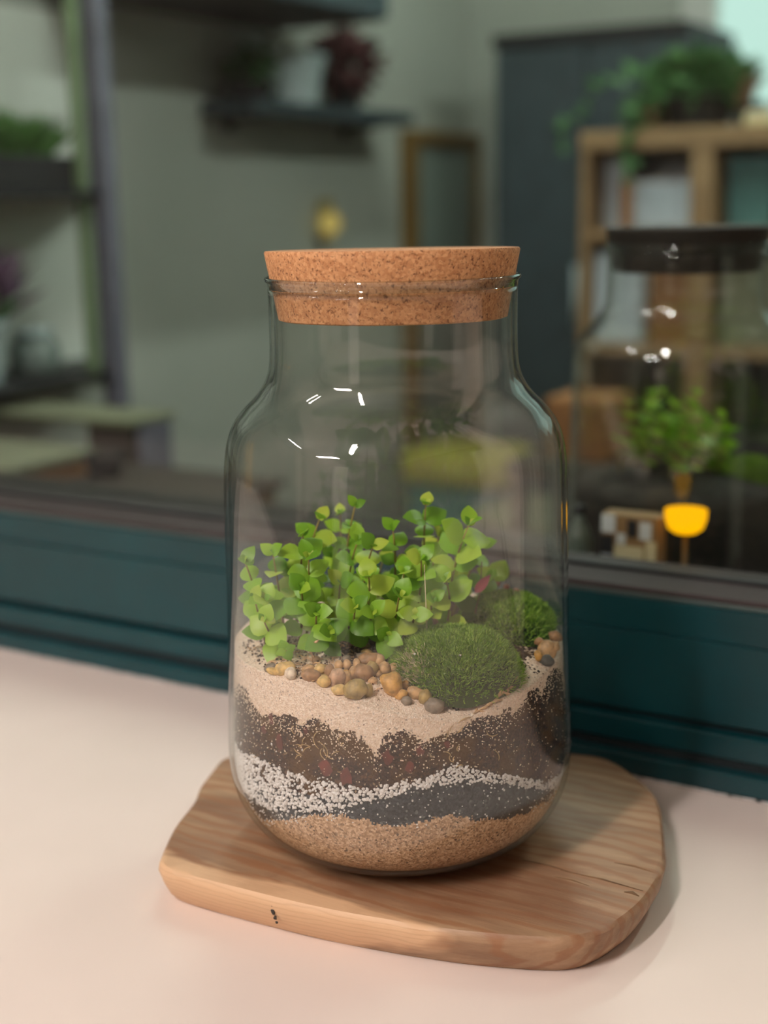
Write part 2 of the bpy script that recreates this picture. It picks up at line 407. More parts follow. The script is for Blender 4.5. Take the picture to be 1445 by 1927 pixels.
# ------------------------------------------------------------------ wooden board
ZT = .922
top = [(-.4510, .5225), (-.4640, .5480), (-.4761, .5811), (-.4858, .6012), (-.4965, .6290), (-.4990, .6460), (-.4860, .6800), (-.4500, .7130), (-.4050, .7340), (-.3550, .7470), (-.3115, .7535), (-.2879, .7555), (-.2640, .7410), (-.2440, .7210), (-.2330, .7010), (-.2231, .6772), (-.2125, .6490), (-.2075, .6295), (-.2056, .5993), (-.2089, .5741), (-.2156, .5565), (-.2260, .5450), (-.2401, .5377), (-.2640, .5290), (-.2888, .5224), (-.3160, .5170), (-.3434, .5129), (-.3750, .5104), (-.4064, .5090), (-.4331, .5092), (-.4440, .5128)]
def spline(pts, per=5):
    P = [Vector((*p, 0)) for p in pts]; out = []; n = len(P)
    for i in range(n):
        a, b, c, d = P[i - 1], P[i], P[(i + 1) % n], P[(i + 2) % n]
        for k in range(per):
            t = k / per
            out.append(.5 * ((2 * b) + (c - a) * t + (2 * a - 5 * b + 4 * c - d) * t * t + (3 * b - a - 3 * c + d) * t ** 3))
    return out
T = spline(top); n = len(T); cx = Vector((-.35, .63, 0))
def inset(d, z, wob=0):
    out = []
    for i, p in enumerate(T):
        tg = (T[(i + 1) % n] - T[i - 1]).normalized(); nr = Vector((tg.y, -tg.x, 0))
        if nr.dot(p - cx) < 0: nr = -nr
        k = d + wob * noise.noise(Vector((i * .22, z * 300, 3)))
        q = p - nr * k; out.append((q.x, q.y, z + (.0004 * noise.noise(Vector((i * .15, 1, 1))) if z > .91 else 0)))
    return out
rings = [inset(.0085, .9002), inset(.0050, .9045, .001), inset(.0016, .9110, .0010), inset(.0002, .9165, .0008), inset(.0006, .9200, .0008), inset(.0022, .92175), inset(.0045, ZT)]
for f_ in (.8, .5, .2): rings.append([(cx.x + (x - cx.x) * f_, cx.y + (y - cx.y) * f_, ZT) for x, y, z in rings[6]])
b = MB(); vs = [p for r in rings for p in r]; fs = [tuple(range(n - 1, -1, -1))]
for r in range(len(rings) - 1):
    for i in range(n):
        j = (i + 1) % n; fs.append((r * n + i, r * n + j, (r + 1) * n + j, (r + 1) * n + i))
fs.append(tuple(range((len(rings) - 1) * n, len(rings) * n)))
brd = b.add(vs, fs).build('wooden_board', M['board'], angle=40)
tag(brd, 'rounded live-edge slab of brown grained wood lying under the jar', 'board')
b = MB()
for i, (a, z, s) in enumerate([(-.3700, .9140, .0016), (-.3688, .9112, .0012), (-.3704, .9170, .0008), (-.3680, .9088, .0008)]):
    b.blob((a, .5112, z), (s * .8, .0004, s * .9), i, .7, 2)
b.build('knot', M['dark_wood'], brd.name)
b = MB()
for (x, y, l, w_) in [(-.222, .627, .022, .0006), (-.232, .606, .045, .0005), (-.262, .607, .03, .0005), (-.2135, .600, .008, .001), (-.245, .598, .02, .0004)]:
    b.tube([(x - l / 2, y, ZT + .00002), (x, y + .0008, ZT + .0002), (x + l / 2, y - .0006, ZT + .00002)], [w_ * .3, w_, w_ * .3], 5)
b.build('crack', M['bark_brown'], brd.name)

# ------------------------------------------------------------------ glass jar
OUT = [(0, .9222), (.045, .9222), (.056, .9232), (.066, .9262), (.0755, .9315), (.0835, .9395), (.0893, .950), (.0924, .961), (.0934, .972), (.0932, .985), (.0924, 1.002), (.0914, 1.034), (.0908, 1.0636), (.0903, 1.100), (.0899, 1.118), (.0890, 1.132), (.0872, 1.1425), (.0838, 1.1512), (.0782, 1.1585), (.0722, 1.1645), (.0678, 1.1705), (.0652, 1.1765), (.0640, 1.183), (.0635, 1.192), (.0634, 1.2035), (.0635, 1.2195)]
RIM = [(.0639, 1.2228), (.0648, 1.2234), (.0653, 1.2244), (.0650, 1.2253), (.0641, 1.2258), (.0631, 1.2256), (.0625, 1.2246), (.0622, 1.2228)]
def refine(pr, per=4):
    P = [Vector((r, z, 0)) for r, z in pr]; P = [P[0]] + P + [P[-1]]; out = []
    for i in range(1, len(P) - 2):
        a, b_, c, d = P[i - 1], P[i], P[i + 1], P[i + 2]
        for k in range(per):
            t = k / per; q = .5 * ((2 * b_) + (c - a) * t + (2 * a - 5 * b_ + 4 * c - d) * t * t + (3 * b_ - a - 3 * c + d) * t ** 3); out.append((max(0, q.x), q.y))
    out.append(pr[-1]); return out
OUTF = refine(OUT)
def inner(pr, th=.0024):
    out = []
    for i, (r, z) in enumerate(pr):
        a, b_ = pr[max(i - 1, 0)], pr[min(i + 1, len(pr) - 1)]
        t_ = Vector((b_[0] - a[0], b_[1] - a[1])).normalized(); nr = Vector((-t_.y, t_.x))
        k = th if z > .93 else th + .001 * (1 - (z - .922) / .008)
        out.append((max(0, r + nr.x * k), z + nr.y * k))
    out[0] = (0, .9256); return out
INF = inner(OUTF)
def make_jar(c, label, cat):
    o = thing('glass_jar', (c[0], c[1], .9222), label, cat)
    MB().lathe(OUTF + [(.0618, 1.2195)] + INF[::-1][1:], c, 128).build('body', M['jar_glass'], o.name)
    MB().lathe([(.0636, 1.2200)] + RIM + [(.0619, 1.2200)], c, 128, True).build('rim', M['rim_glass'], o.name)
    return o
jar = make_jar((JX, JY), 'tall clear glass jar with rounded shoulders standing on the wooden board', 'jar')

# cork lid
def make_lid(c, mat, label):
    pr = [(0, 1.2035), (.0565, 1.2035), (.0585, 1.2042), (.0648, 1.2375), (.0643, 1.2384), (0, 1.2388)]
    pr = [pr[0], pr[1], pr[2]] + [(.0585 + .0063 * k / 8, 1.2042 + .0333 * k / 8) for k in range(1, 8)] + pr[3:]
    o = MB().lathe(pr, c, 160).build('cork_lid', mat, angle=50)
    return tag(o, label, 'lid')
lid = make_lid((JX, JY), M['cork'], 'orange-brown cork stopper pressed into the clear jar on the board')
lid.matrix_world = Matrix.Translation(lid.location) @ Matrix.Rotation(-.022, 4, RU)

# ------------------------------------------------------------------ layers inside the jar
RIN = .0885
def inr(z):
    """radius just inside the glass at height z"""
    for (r0_, z0_), (r1_, z1_) in zip(INF, INF[1:]):
        if z1_ > z0_ and z0_ <= z <= z1_: return r0_ + (r1_ - r0_) * (z - z0_) / (z1_ - z0_) - .0003
    return 0.04
CON = [(-180, 1.036), (-120, 1.034), (-82.6, 1.033), (-68.7, 1.0325), (-48.5, 1.0335), (-33.9, 1.0338), (-22.3, 1.0299), (-11.8, 1.0265), (-1.9, 1.0224), (8.0, 1.02), (16.5, 1.0165), (25.6, 1.0184), (35.8, 1.0225), (48.3, 1.0253), (60.5, 1.029), (82.8, 1.03), (120, 1.034), (180, 1.036)]
CBOT = [(-180, 1.016), (-120, 1.014), (-82.5, 1.0138), (-70.4, 1.0190), (-55.9, 1.0128), (-43.8, 1.0138), (-34.5, 1.0116), (-28.2, 1.0176), (-22.6, 1.0129), (-17.2, 1.0117), (-12.1, 1.0111), (-7.1, 1.0015), (-3.7, 1.0116), (1.3, 1.0142), (7.9, 1.009), (14.7, 1.0116), (21.9, 1.0157), (26, 1.0150), (29.5, 1.0149), (38.1, 1.0172), (48.3, 1.0195), (58.5, 1.0207), (64, 1.029), (72, 1.024), (82.7, 1.0076), (120, 1.016), (180, 1.016)]
WTOP = [(-180, .980), (-110, .975), (-82.4, .976), (-76.3, .979), (-57.4, .9855), (-44.7, .9870), (-35.2, .9862), (-27.0, .9846), (-19.5, .9859), (-12.4, .9849), (-5.6, .986), (1.1, .9882), (7.8, .9897), (12.9, .9925), (18.2, .9950), (25.6, .9894), (33.7, .9852), (43.1, .9791), (55.2, .9703), (82.7, .9589), (120, .965), (180, .98)]
WBOT = [(-180, .972), (-110, .964), (-82.4, .9653), (-76, .9580), (-58.7, .9597), (-45.6, .9610), (-35.7, .9655), (-27.3, .969), (-19.7, .9725), (-12.6, .9765), (-5.7, .9799), (1.0, .9827), (7.7, .9844), (12.9, .9856), (18.1, .9859), (25.5, .9839), (33.7, .9804), (43.1, .9739), (55.3, .9659), (82.7, .9511), (120, .958), (180, .972)]
BTOP = [(-180, .955), (-110, .953), (-69.6, .9549), (-59.6, .9473), (-45.8, .9556), (-35.8, .9625), (-27.3, .9676), (-19.7, .9691), (-12.7, .9687), (-5.9, .9654), (.9, .966), (7.6, .9677), (16.3, .969), (25.5, .9641), (34.8, .9605), (44.5, .9577), (51.9, .959), (64.1, .956), (82.7, .9496), (120, .951), (180, .955)]
def ip(tab, ph): return float(np.interp(ph, [a for a, _ in tab], [z for _, z in tab]))
def surf(u, v):
    r = min(1, math.hypot(u, v) / RIN); ph = math.degrees(math.atan2(u, -v)); k = r ** 2.2
    z = 1.038 * (1 - k) + ip(CON, ph) * k
    return z + .0012 * noise.noise(Vector((u * 60, v * 60, 0))) * (1 - r ** 8)
def pj(phd, R, z):
    a = math.radians(phd); return J(R * math.sin(a), -R * math.cos(a), z)

NP, NZ = 700, 150
Z0 = .9262
layers = {'cream': MB(), 'soil': MB(), 'charcoal': MB(), 'brown': MB()}
phs = [-180 + 360 * i / NP for i in range(NP)]
fz = np.linspace(0, 1, NZ + 1)
grid = []
for i, ph in enumerate(phs):
    zt = ip(CON, ph) + .0007 * noise.noise(Vector((math.cos(math.radians(ph)) * 9, math.sin(math.radians(ph)) * 9, 4))); row = []
    for k in range(NZ + 1):
        z = Z0 + (zt - Z0) * fz[k]
        dip = .0013 if ip(WBOT, ph) - .004 < z < ip(WTOP, ph) + .003 else .0006
        if z < ip(BTOP, ph): dip = .0002
        R = inr(z) - dip - .00025 * random.random()
        row.append(pj(ph, R, z))
    grid.append((row, zt))
vid = {k: {} for k in layers}
def cls(ph, z):
    a = math.radians(ph); q = Vector((math.cos(a) * .09, math.sin(a) * .09, z))
    n1 = noise.noise(q * 95) * .0045 + noise.noise(q * 420) * .0020 + noise.noise(q * 1100) * .0012
    n2 = noise.noise(q * 200 + Vector((7, 7, 7))) * .0015 + noise.noise(q * 900) * .0016
    if z < ip(BTOP, ph) + n2: return 'brown'
    mid = (ip(WTOP, ph) + ip(WBOT, ph)) / 2
    if z < mid: return 'charcoal'
    if z > ip(CBOT, ph) + n1 * 1.4: return 'cream'
    if noise.noise(q * 520 + Vector((3, 1, 2))) > .44 + (ip(CBOT, ph) - z) * 18: return 'cream'
    return 'soil'
def put(L, key, p):
    d = vid[L]
    if key not in d: d[key] = len(layers[L].v); layers[L].v.append(tuple(p))
    return d[key]
for i in range(NP):
    j = (i + 1) % NP
    for k in range(NZ):
        z = (grid[i][0][k].z + grid[i][0][k + 1].z) / 2; L = cls(phs[i] + 180 / NP, z)
        layers[L].f.append(tuple(put(L, (a, c_), grid[a][0][c_]) for a, c_ in ((i, k), (j, k), (j, k + 1), (i, k + 1))))
# bottom disc of the brown sand
cen = len(layers['brown'].v); layers['brown'].v.append(tuple(J(0, 0, Z0)))
for i in range(NP): layers['brown'].f.append((put('brown', ((i + 1) % NP, 0), grid[(i + 1) % NP][0][0]), put('brown', (i, 0), grid[i][0][0]), cen))
# the top surface, cream sand round the rim, dark soil in the middle
NR = 70
topg = [[None] * (NR + 1) for _ in range(NP)]
for i in range(NP):
    a = math.radians(phs[i])
    for k in range(NR + 1):
        if k == 0: topg[i][k] = grid[i][0][NZ]; continue
        r = RIN * (1 - k / NR) + 1e-5; u, v = r * math.sin(a), -r * math.cos(a)
        topg[i][k] = J(u, v, surf(u, v) + .0006 * random.random() * (k > 2))
        if k == 1: topg[i][k].z = (topg[i][k].z + grid[i][0][NZ].z) / 2
for i in range(0, NP):
    j = (i + 1) % NP
    for k in range(NR):
        r = RIN * (1 - (k + .5) / NR); a = math.radians(phs[i]); u, v = r * math.sin(a), -r * math.cos(a)
        q = Vector((u, v, 0)); nn = noise.noise(q * 110) * .012 + noise.noise(q * 700) * .012
        edge = RIN - (.022 if u > -.03 else .048)
        if u > .02 and v < 0: edge = RIN - .012
        L = 'cream' if r + nn > edge else 'soil'
        layers[L].f.append(tuple(put(L, ('t', x, y) if y else (x, NZ), topg[x][y]) for x, y in ((i, k), (j, k), (j, k + 1), (i, k + 1))))
JL = (JX, JY, .9262)
spec = {'brown': ('sand_layer', 'brown_sand', 'coarse brown sand filling the rounded bottom of the clear jar', 'sand'),
        'charcoal': ('charcoal_layer', 'charcoal', 'dark grey charcoal layer between brown sand and white gravel', 'charcoal'),
        'soil': ('soil_layer', 'soil', 'dark brown soil with curled roots above the white gravel band', 'soil'),
        'cream': ('fine_sand_layer', 'cream_sand', 'fine cream sand spilling over the dark soil below the pebbles', 'sand')}
LO = {}
for k, (nm, mt, lb, ct_) in spec.items():
    LO[k] = tag(layers[k].build(nm, M[mt], loc=JL), lb, ct_, kind='stuff')

# white gravel grains against the glass
b = MB(); iv, ifc = ico(1)
def grain(b, p, s, amp=.5):
    R = Matrix.Rotation(random.random() * 6.28, 3, Vector((random.random() - .5, random.random() - .5, random.random() - .5)).normalized())
    sx, sy, sz = s * random.uniform(.75, 1.2), s * random.uniform(.7, 1.1), s * random.uniform(.6, 1)
    b.add([R @ Vector((x * sx * random.uniform(1 - amp * .4, 1), y * sy, z * sz)) + p for x, y, z in iv], ifc)
for _ in range(5600):
    ph = random.uniform(-130, 130) if random.random() < .93 else random.uniform(-180, 180)
    zb, zt = ip(WBOT, ph), ip(WTOP, ph); c_ = (zb + zt) / 2; hw = (zt - zb) / 2
    if random.random() > min(1, hw / .0125 + .12): continue
    z = c_ + hw * (random.uniform(-1, 1) if random.random() < .8 else random.gauss(0, .75)) + .0006 * noise.noise(Vector((ph * .2, 0, 0)))
    s = random.uniform(.0007, .00125) if ph < 15 else random.uniform(.0006, .00105)
    if abs(z - c_) > hw: s *= .75
    grain(b, pj(ph, inr(z) - s * .85 - random.random() * .0005, z), s)
tag(b.build('white_gravel', M['white_gravel'], loc=JL, smooth=False), 'band of small white gravel grains between charcoal and dark soil', 'gravel', kind='stuff')
# loose cream grains in the soil, bunched below the cream layer
b = MB()
for _ in range(2300):
    ph = random.uniform(-110, 110); z = ip(CBOT, ph) - abs(random.gauss(0, .0065)) + .002
    if random.random() < .25: z = random.uniform(ip(WTOP, ph), ip(CBOT, ph))
    s = random.uniform(.00022, .0005); grain(b, pj(ph, inr(z) - s * .6, z), s)
b.build('loose_grain', M['cream_grain'], LO['cream'].name, smooth=False)['kind'] = 'stuff'
for o_ in [x for x in COL.objects if x.name.startswith('loose_grain')]: o_['label'] = 'scattered pale sand grains over the soil'
b = MB()
for _ in range(260):
    ph = random.uniform(-75, 75); zb = ip(BTOP, ph); z = random.uniform(zb - .003, ip(WBOT, ph))
    s = random.uniform(.0003, .0007); grain(b, pj(ph, inr(z) - s * .6, z), s)
b.build('stray_grain', M['white_gravel'], LO['charcoal'].name, smooth=False)['kind'] = 'stuff'
# curled roots lying against the glass, reddish leaf scraps
for i in range(26):
    if i < 15: ph, z = random.uniform(-42, -16), random.uniform(.992, 1.010)
    else: ph, z = random.uniform(8, 62), random.uniform(.992, 1.014)
    rr_ = random.uniform(.002, .006); a0 = random.uniform(0, 6.28); sp_ = random.uniform(.7, 2.4); pts = []
    for k in range(11):
        a = a0 + sp_ * k / 10; q = rr_ * (1 + .25 * k / 10)
        zz_ = z + q * math.sin(a) * .8; pp = ph + math.degrees(q * math.cos(a) / .09)
        pts.append(pj(pp, inr(zz_) - .0004, zz_))
    MB().tube(pts, [.00012 + .00016 * math.sin(math.pi * (k + .5) / 11) for k in range(11)], 5).build('root', M['root'], LO['soil'].name)
for i, (ph, z, s) in enumerate([(-46, 1.0105, .0045), (-31, 1.010, .003), (-24, .992, .007), (-17, .990, .006), (-4, 1.001, .006), (3, .996, .005), (-42, 1.0, .006), (6, 1.004, .004), (15, 1.006, .003), (-50, 1.003, .004)]):
    vs = []; m_ = 9
    for k in range(m_):
        a = 2 * math.pi * k / m_; q = s * random.uniform(.45, 1) * (1, .8)[k % 2]
        zz_ = z + q * math.sin(a); vs.append(pj(ph + math.degrees(q * .7 * math.cos(a) / .09), inr(zz_) - .00008, zz_))
    vs2 = [v_ + (Vector((JX, JY, v_.z)) - v_).normalized() * .0004 for v_ in vs]
    MB().add(vs + vs2, [tuple(range(m_)), tuple(range(2 * m_ - 1, m_ - 1, -1))] + [(k, (k + 1) % m_, m_ + (k + 1) % m_, m_ + k) for k in range(m_)]).build('leaf_scrap', M['leaf_litter'], LO['soil'].name, smooth=False)

# ------------------------------------------------------------------ pebbles
PB = [(-.0641, -.056, 1.0354, .0052, .0035), (-.0608, -.0614, 1.0351, .007, .0028), (-.0563, -.061, 1.0367, .0077, .0056), (-.053, -.0678, 1.0363, .0049, .0052), (-.0388, -.0639, 1.0367, .0059, .0049), (-.043, -.0702, 1.0361, .007, .0052), (-.0414, -.0478, 1.037, .0035, .0024), (-.0363, -.0744, 1.0343, .0056, .0049), (-.0335, -.0675, 1.0364, .0049, .007), (-.0302, -.0726, 1.0353, .0063, .0077), (-.0298, -.0565, 1.0365, .0042, .0035), (-.0256, -.0566, 1.0365, .0035, .0042), (-.0258, -.0717, 1.0346, .0038, .0066), (-.0287, -.0797, 1.0318, .0063, .0042), (-.0209, -.0806, 1.0323, .0087, .008), (-.0225, -.0666, 1.0352, .0035, .0063), (-.0177, -.0659, 1.0352, .0084, .007), (-.0207, -.0553, 1.0363, .0035, .0042), (-.0136, -.0616, 1.0355, .0056, .0063), (-.016, -.0405, 1.0375, .0049, .0028), (-.0138, -.0514, 1.0371, .0105, .0056), (-.0095, -.0523, 1.0366, .0049, .0056), (-.0148, -.0791, 1.031, .0038, .0059), (-.0036, -.0741, 1.0322, .0084, .0101), (-.0074, -.0589, 1.0348, .0056, .0052), (-.0029, -.0564, 1.0342, .0042, .0042), (.001, -.0772, 1.0279, .0056, .0042), (.0037, -.0807, 1.0259, .0042, .0035), (.0079, -.0755, 1.0279, .007, .0052), (.0126, -.0776, 1.0267, .0056, .0066), (.0185, -.0714, 1.0273, .0098, .007), (.0168, -.0805, 1.0234, .0077, .0059), (-.0129, -.0686, 1.0322, .0042, .0028), (-.0102, -.062, 1.0334, .0028, .0028)]
PC = 'grey yellow yellow white yellow brown tan yellow brown pink tan tan tan yellow olive tan brown tan olive tan brown tan olive gold tan tan gold grey tan olive gold grey tan tan'.split()
GP = 'tan pebbles in front of the green plant'
PL = {3: 'small white pebble near the left end of the pebble strip', 4: 'bright yellow rounded pebble in the pebble strip, second row', 14: 'big speckled olive pebble pressed against the glass above the cream sand', 23: 'largest golden oval pebble beside the left foot of the moss mound', 30: 'angular golden pebble wedged under the front of the moss mound', 31: 'grey-brown pebble lowest in the strip, under the moss mound', 20: 'broad brown pebble at the back of the strip, nearest the plant', 9: 'pinkish tall pebble in the middle of the pebble strip', 5: 'flat brown pebble between the white one and the yellow ones', 27: 'small grey pebble between the golden oval one and the moss', 0: 'dull grey-brown pebble at the far left end of the strip', 2: 'flat pale yellow pebble beside the small white pebble'}
def pebble(u, v, z, w_, h_, mat, seed, label, group, sub=2, ang=0):
    dep = min(w_, h_) * .46
    R = Matrix.Rotation(math.atan2(RU.y, RU.x) + random.uniform(-.3, .3), 3, 'Z') @ Matrix.Rotation(random.uniform(-.35, .35), 3, 'Y')
    p = J(u, v, z); r = math.hypot(u, v); lim = inr(z) - dep * 1.05
    if r > lim: p = J(u * lim / r, v * lim / r, z)
    b = MB().blob(p, (w_ * .52, dep * 1.1, h_ * .52), seed, .3 if not ang else .55, sub, R, 1.1)
    o = b.build('pebble', mat, loc=p)
    return tag(o, label, 'pebble', group)
for i, ((u, v, z, w_, h_), c_) in enumerate(zip(PB, PC)):
    wd_ = dict(tan='tan', brown='brown', yellow='yellowish', olive='olive', grey='grey', white='white', pink='pinkish', gold='golden')[c_]
    lb = PL.get(i, 'small ' + wd_ + ' pebble among the crowd in front of the plant')
    pebble(u, v, z + .0004, w_ * 1.25, h_ * 1.25, PEB[c_], i + 1, lb, GP, 3 if w_ > .006 else 2, i == 30)
# filler pebbles between them
for i in range(26):
    k = random.randrange(5, 31); u, v, z, w_, h_ = PB[k]
    u += random.uniform(-.005, .005); v += random.uniform(.002, .010)
    fc = random.choice(['tan', 'brown', 'gold', 'grey', 'olive'])
    pebble(u, v, surf(u, v) + .0012, random.uniform(.0045, .0075), random.uniform(.0035, .0055), PEB[fc], 60 + i, 'half-hidden ' + fc.replace('gold', 'golden') + ' pebble behind the front row of pebbles', GP)
GR = 'pebbles against the glass right of the moss'
for i, ((u, v, z, w_, h_), c_, lb) in enumerate(zip([(.083, -.0153, 1.0367, .0077, .0058), (.077, -.0286, 1.0335, .0095, .0098), (.0718, -.0382, 1.0336, .0042, .0058), (.0757, -.0399, 1.0313, .0077, .0062), (.0813, -.0297, 1.0354, .0042, .0060), (.0734, -.0260, 1.0373, .0055, .0040)], ['brown', 'tan', 'gold', 'dark', 'tan', 'brown'],
        ['brown pebble topmost in the little pile right of the moss', 'biggest tan pebble in the little pile right of the moss', 'narrow orange-brown pebble at the pile edge nearest the moss', 'dark grey pebble lowest in the pile right of the moss', 'small tan pebble touching the glass in the right-hand pile', 'small brown pebble behind the big tan one in the pile'])):
    pebble(u, v, z, w_, h_, PEB[c_], 30 + i, lb, GR, 3)
pebble(.0184, -.0185, 1.0470, .0054, .0044, PEB['pink'], 41, 'pale rough chip lying on top of the large moss mound', None, 2, 1)
pebble(.0615, -.016, 1.0405, .0036, .0032, PEB['red'], 42, 'reddish pebble between the two moss mounds', None)
for i, (u, v, z, s) in enumerate([(.0555, .031, 1.0530, .0040), (.0605, .029, 1.0515, .0036), (.0655, .026, 1.0495, .0042)]):
    pebble(u, v, z, s, s * .9, PEB['red'], 43 + i, ['reddish crumb on the rear moss nearest the short green sprig', 'middle one of three reddish crumbs on the rear moss', 'reddish crumb on the rear moss farthest down towards the glass'][i], 'reddish crumbs on the rear moss')

# ------------------------------------------------------------------ moss
def moss(cu, cv, z0, ru, rv, h, nfr, label, pale=None, hmin=0.0):
    p0 = J(cu, cv, z0); o = thing('moss_mound', p0, label, 'moss')
    def dome(a, t):   # t 0 centre .. 1 edge
        wob = 1 + .10 * noise.noise(Vector((math.cos(a) * 1.5, math.sin(a) * 1.5, cu * 50)))
        u, v = cu + ru * t * wob * math.sin(a), cv + rv * t * wob * math.cos(a); r = math.hypot(u, v)
        z = z0 + h * math.sqrt(max(0, 1 - t ** 2.4)) + .0014 * noise.noise(Vector((u * 120, v * 120, 1)))
        lim = inr(min(max(z, .96), 1.1)) - .0028
        if r > lim: u, v = u * lim / r, v * lim / r
        return J(u, v, z)
    b = MB(); NA, NT_ = 56, 18
    vs = [dome(2 * math.pi * i / NA, k / NT_) for k in range(1, NT_ + 1) for i in range(NA)] + [dome(0, 0)]
    fs = [((k * NA + i), (k * NA + (i + 1) % NA), ((k + 1) * NA + (i + 1) % NA), ((k + 1) * NA + i)) for k in range(NT_ - 1) for i in range(NA)]
    fs += [(i, (i + 1) % NA, NT_ * NA) for i in range(NA)]
    b.add(vs, fs).build('cushion', M['moss_base'], o.name)
    bs = [MB(), MB(), MB()]
    for _ in range(nfr):
        a = random.uniform(0, 2 * math.pi); t_ = math.sqrt(random.random())
        p = dome(a, t_); e = .002; px = dome(a + .05, t_); pt = dome(a, max(0, t_ - .06))
        nr = (px - p).cross(pt - p)
        if nr.length < 1e-12: nr = Vector((0, 0, 1))
        nr.normalize()
        if nr.dot(p - J(cu, cv, z0 - .01)) < 0: nr = -nr
        d = (nr + Vector((random.gauss(0, .35), random.gauss(0, .35), random.gauss(.15, .3)))).normalized()
        L = random.uniform(.0018, .0042); wd = random.uniform(.00018, .00032)
        s_ = d.orthogonal().normalized(); s_ = Matrix.Rotation(random.uniform(0, 6.28), 3, d) @ s_
        q = p + d * L * .6 + Vector((0, 0, .0001)); tip = p + d * L + Vector((random.gauss(0, .0005), random.gauss(0, .0005), random.gauss(0, .0004)))
        for w_ in (p, q, tip):
            pass
        if math.hypot(tip.x - JX, tip.y - JY) > .0893: continue
        which = 2 if random.random() < .30 + .25 * noise.noise(p * 160) else 0
        if pale:
            loc = p - J(pale[0], pale[1], 0); dd = Vector((loc.x, loc.y, 0)).length
            if dd < pale[2] and random.random() < 1.1 - dd / pale[2] and noise.noise(p * 500) > -.15: which = 1
        bs[which].add([p - s_ * wd, p + s_ * wd, q + s_ * wd * .9, q - s_ * wd * .9, tip], [(0, 1, 2, 3), (3, 2, 4)])
    bs[0].build('fronds', M['moss'], o.name, smooth=False)['kind'] = 'stuff'
    x = bs[2].build('light_fronds', M['moss_light'], o.name, smooth=False); x['kind'] = 'stuff'; x['label'] = 'lighter frond tips'
    if bs[1].v:
        x = bs[1].build('dry_fronds', M['moss_pale'], o.name, smooth=False); x['kind'] = 'stuff'; x['label'] = 'bleached pale fronds'
    return o
moss1 = moss(.0285, -.0475, 1.0225, .0345, .0330, .0265, 17000, 'large bright green moss mound pressed against the front of the glass', (.003, -.066, .013))
moss2 = moss(.0600, .010, 1.031, .0255, .0330, .0185, 11000, 'smaller dark moss mound on the slope behind the large one')
b = MB()
for u, v, z in [(.008, -.064, 1.0445), (.030, -.070, 1.0455), (.05, -.055, 1.043), (.022, -.075, 1.038)]: MB().blob(J(u, v, z), (.0007, .0006, .0006), u * 99, .4, 1).build('white_speck', M['white_gravel'], moss1.name)

# ------------------------------------------------------------------ leafy plants
def leaf_mesh(name, wid, bend, fold, mat):
    b = MB(); ts = [0, .08, .22, .42, .62, .80, .93, 1.0]; ws = [.06, .50, .88, 1.0, .86, .55, .22, .0]; vs = []; fs = []
    for t_, w_ in zip(ts, ws):
        x = t_ - .04; z = -bend * t_ * t_ + .10 * t_; hw = w_ * wid / 2
        for s_ in (-1, -.5, 0, .5, 1): vs.append((x, s_ * hw, z + abs(s_) * hw * fold * 2 - (abs(s_) == 1) * hw * .15))
    for i in range(len(ts) - 1):
        for k in range(4): fs.append((i * 5 + k, i * 5 + k + 1, i * 5 + 6 + k, i * 5 + 5 + k))
    b.add(vs, fs); me = bpy.data.meshes.new(name); me.from_pydata(b.v, [], b.f); me.materials.append(mat)
    me.polygons.foreach_set('use_smooth', [True] * len(me.polygons)); me.update(); return me
LEAVES = [leaf_mesh('leaf', w_, bd, fd, M['leaf']) for w_, bd, fd in [(.82, .25, .12), (.90, .35, .08), (.78, .15, .18), (.86, .45, .10), (.95, .2, .05)]]
DULL = [leaf_mesh('leaf', .8, .4, .1, M['leaf_dull'])]
PINK = [leaf_mesh('leaf', .42, .2, .2, M['leaf_pink'])]
ALL_LEAVES = 0
def add_leaf(parent, p, d, up, L, meshes):
    global ALL_LEAVES
    x = d.normalized(); y = up.cross(x)
    y = y.normalized() if y.length > 1e-4 else x.orthogonal().normalized()
    z = x.cross(y).normalized(); R = Matrix((x, y, z)).transposed().to_4x4()
    # keep every leaf inside the glass
    tip = p + x * L; r = math.hypot(tip.x - JX, tip.y - JY)
    if r > .0865:
        back = Vector((JX - tip.x, JY - tip.y, 0)).normalized() * (r - .0865); p = p + back
    o = bpy.data.objects.new('leaf', random.choice(meshes)); COL.objects.link(o)
    o.parent = parent; o.matrix_local = Matrix.Translation(p - Vector(ORI[parent.name])) @ R @ Matrix.Diagonal((L, L, L, 1)); ALL_LEAVES += 1
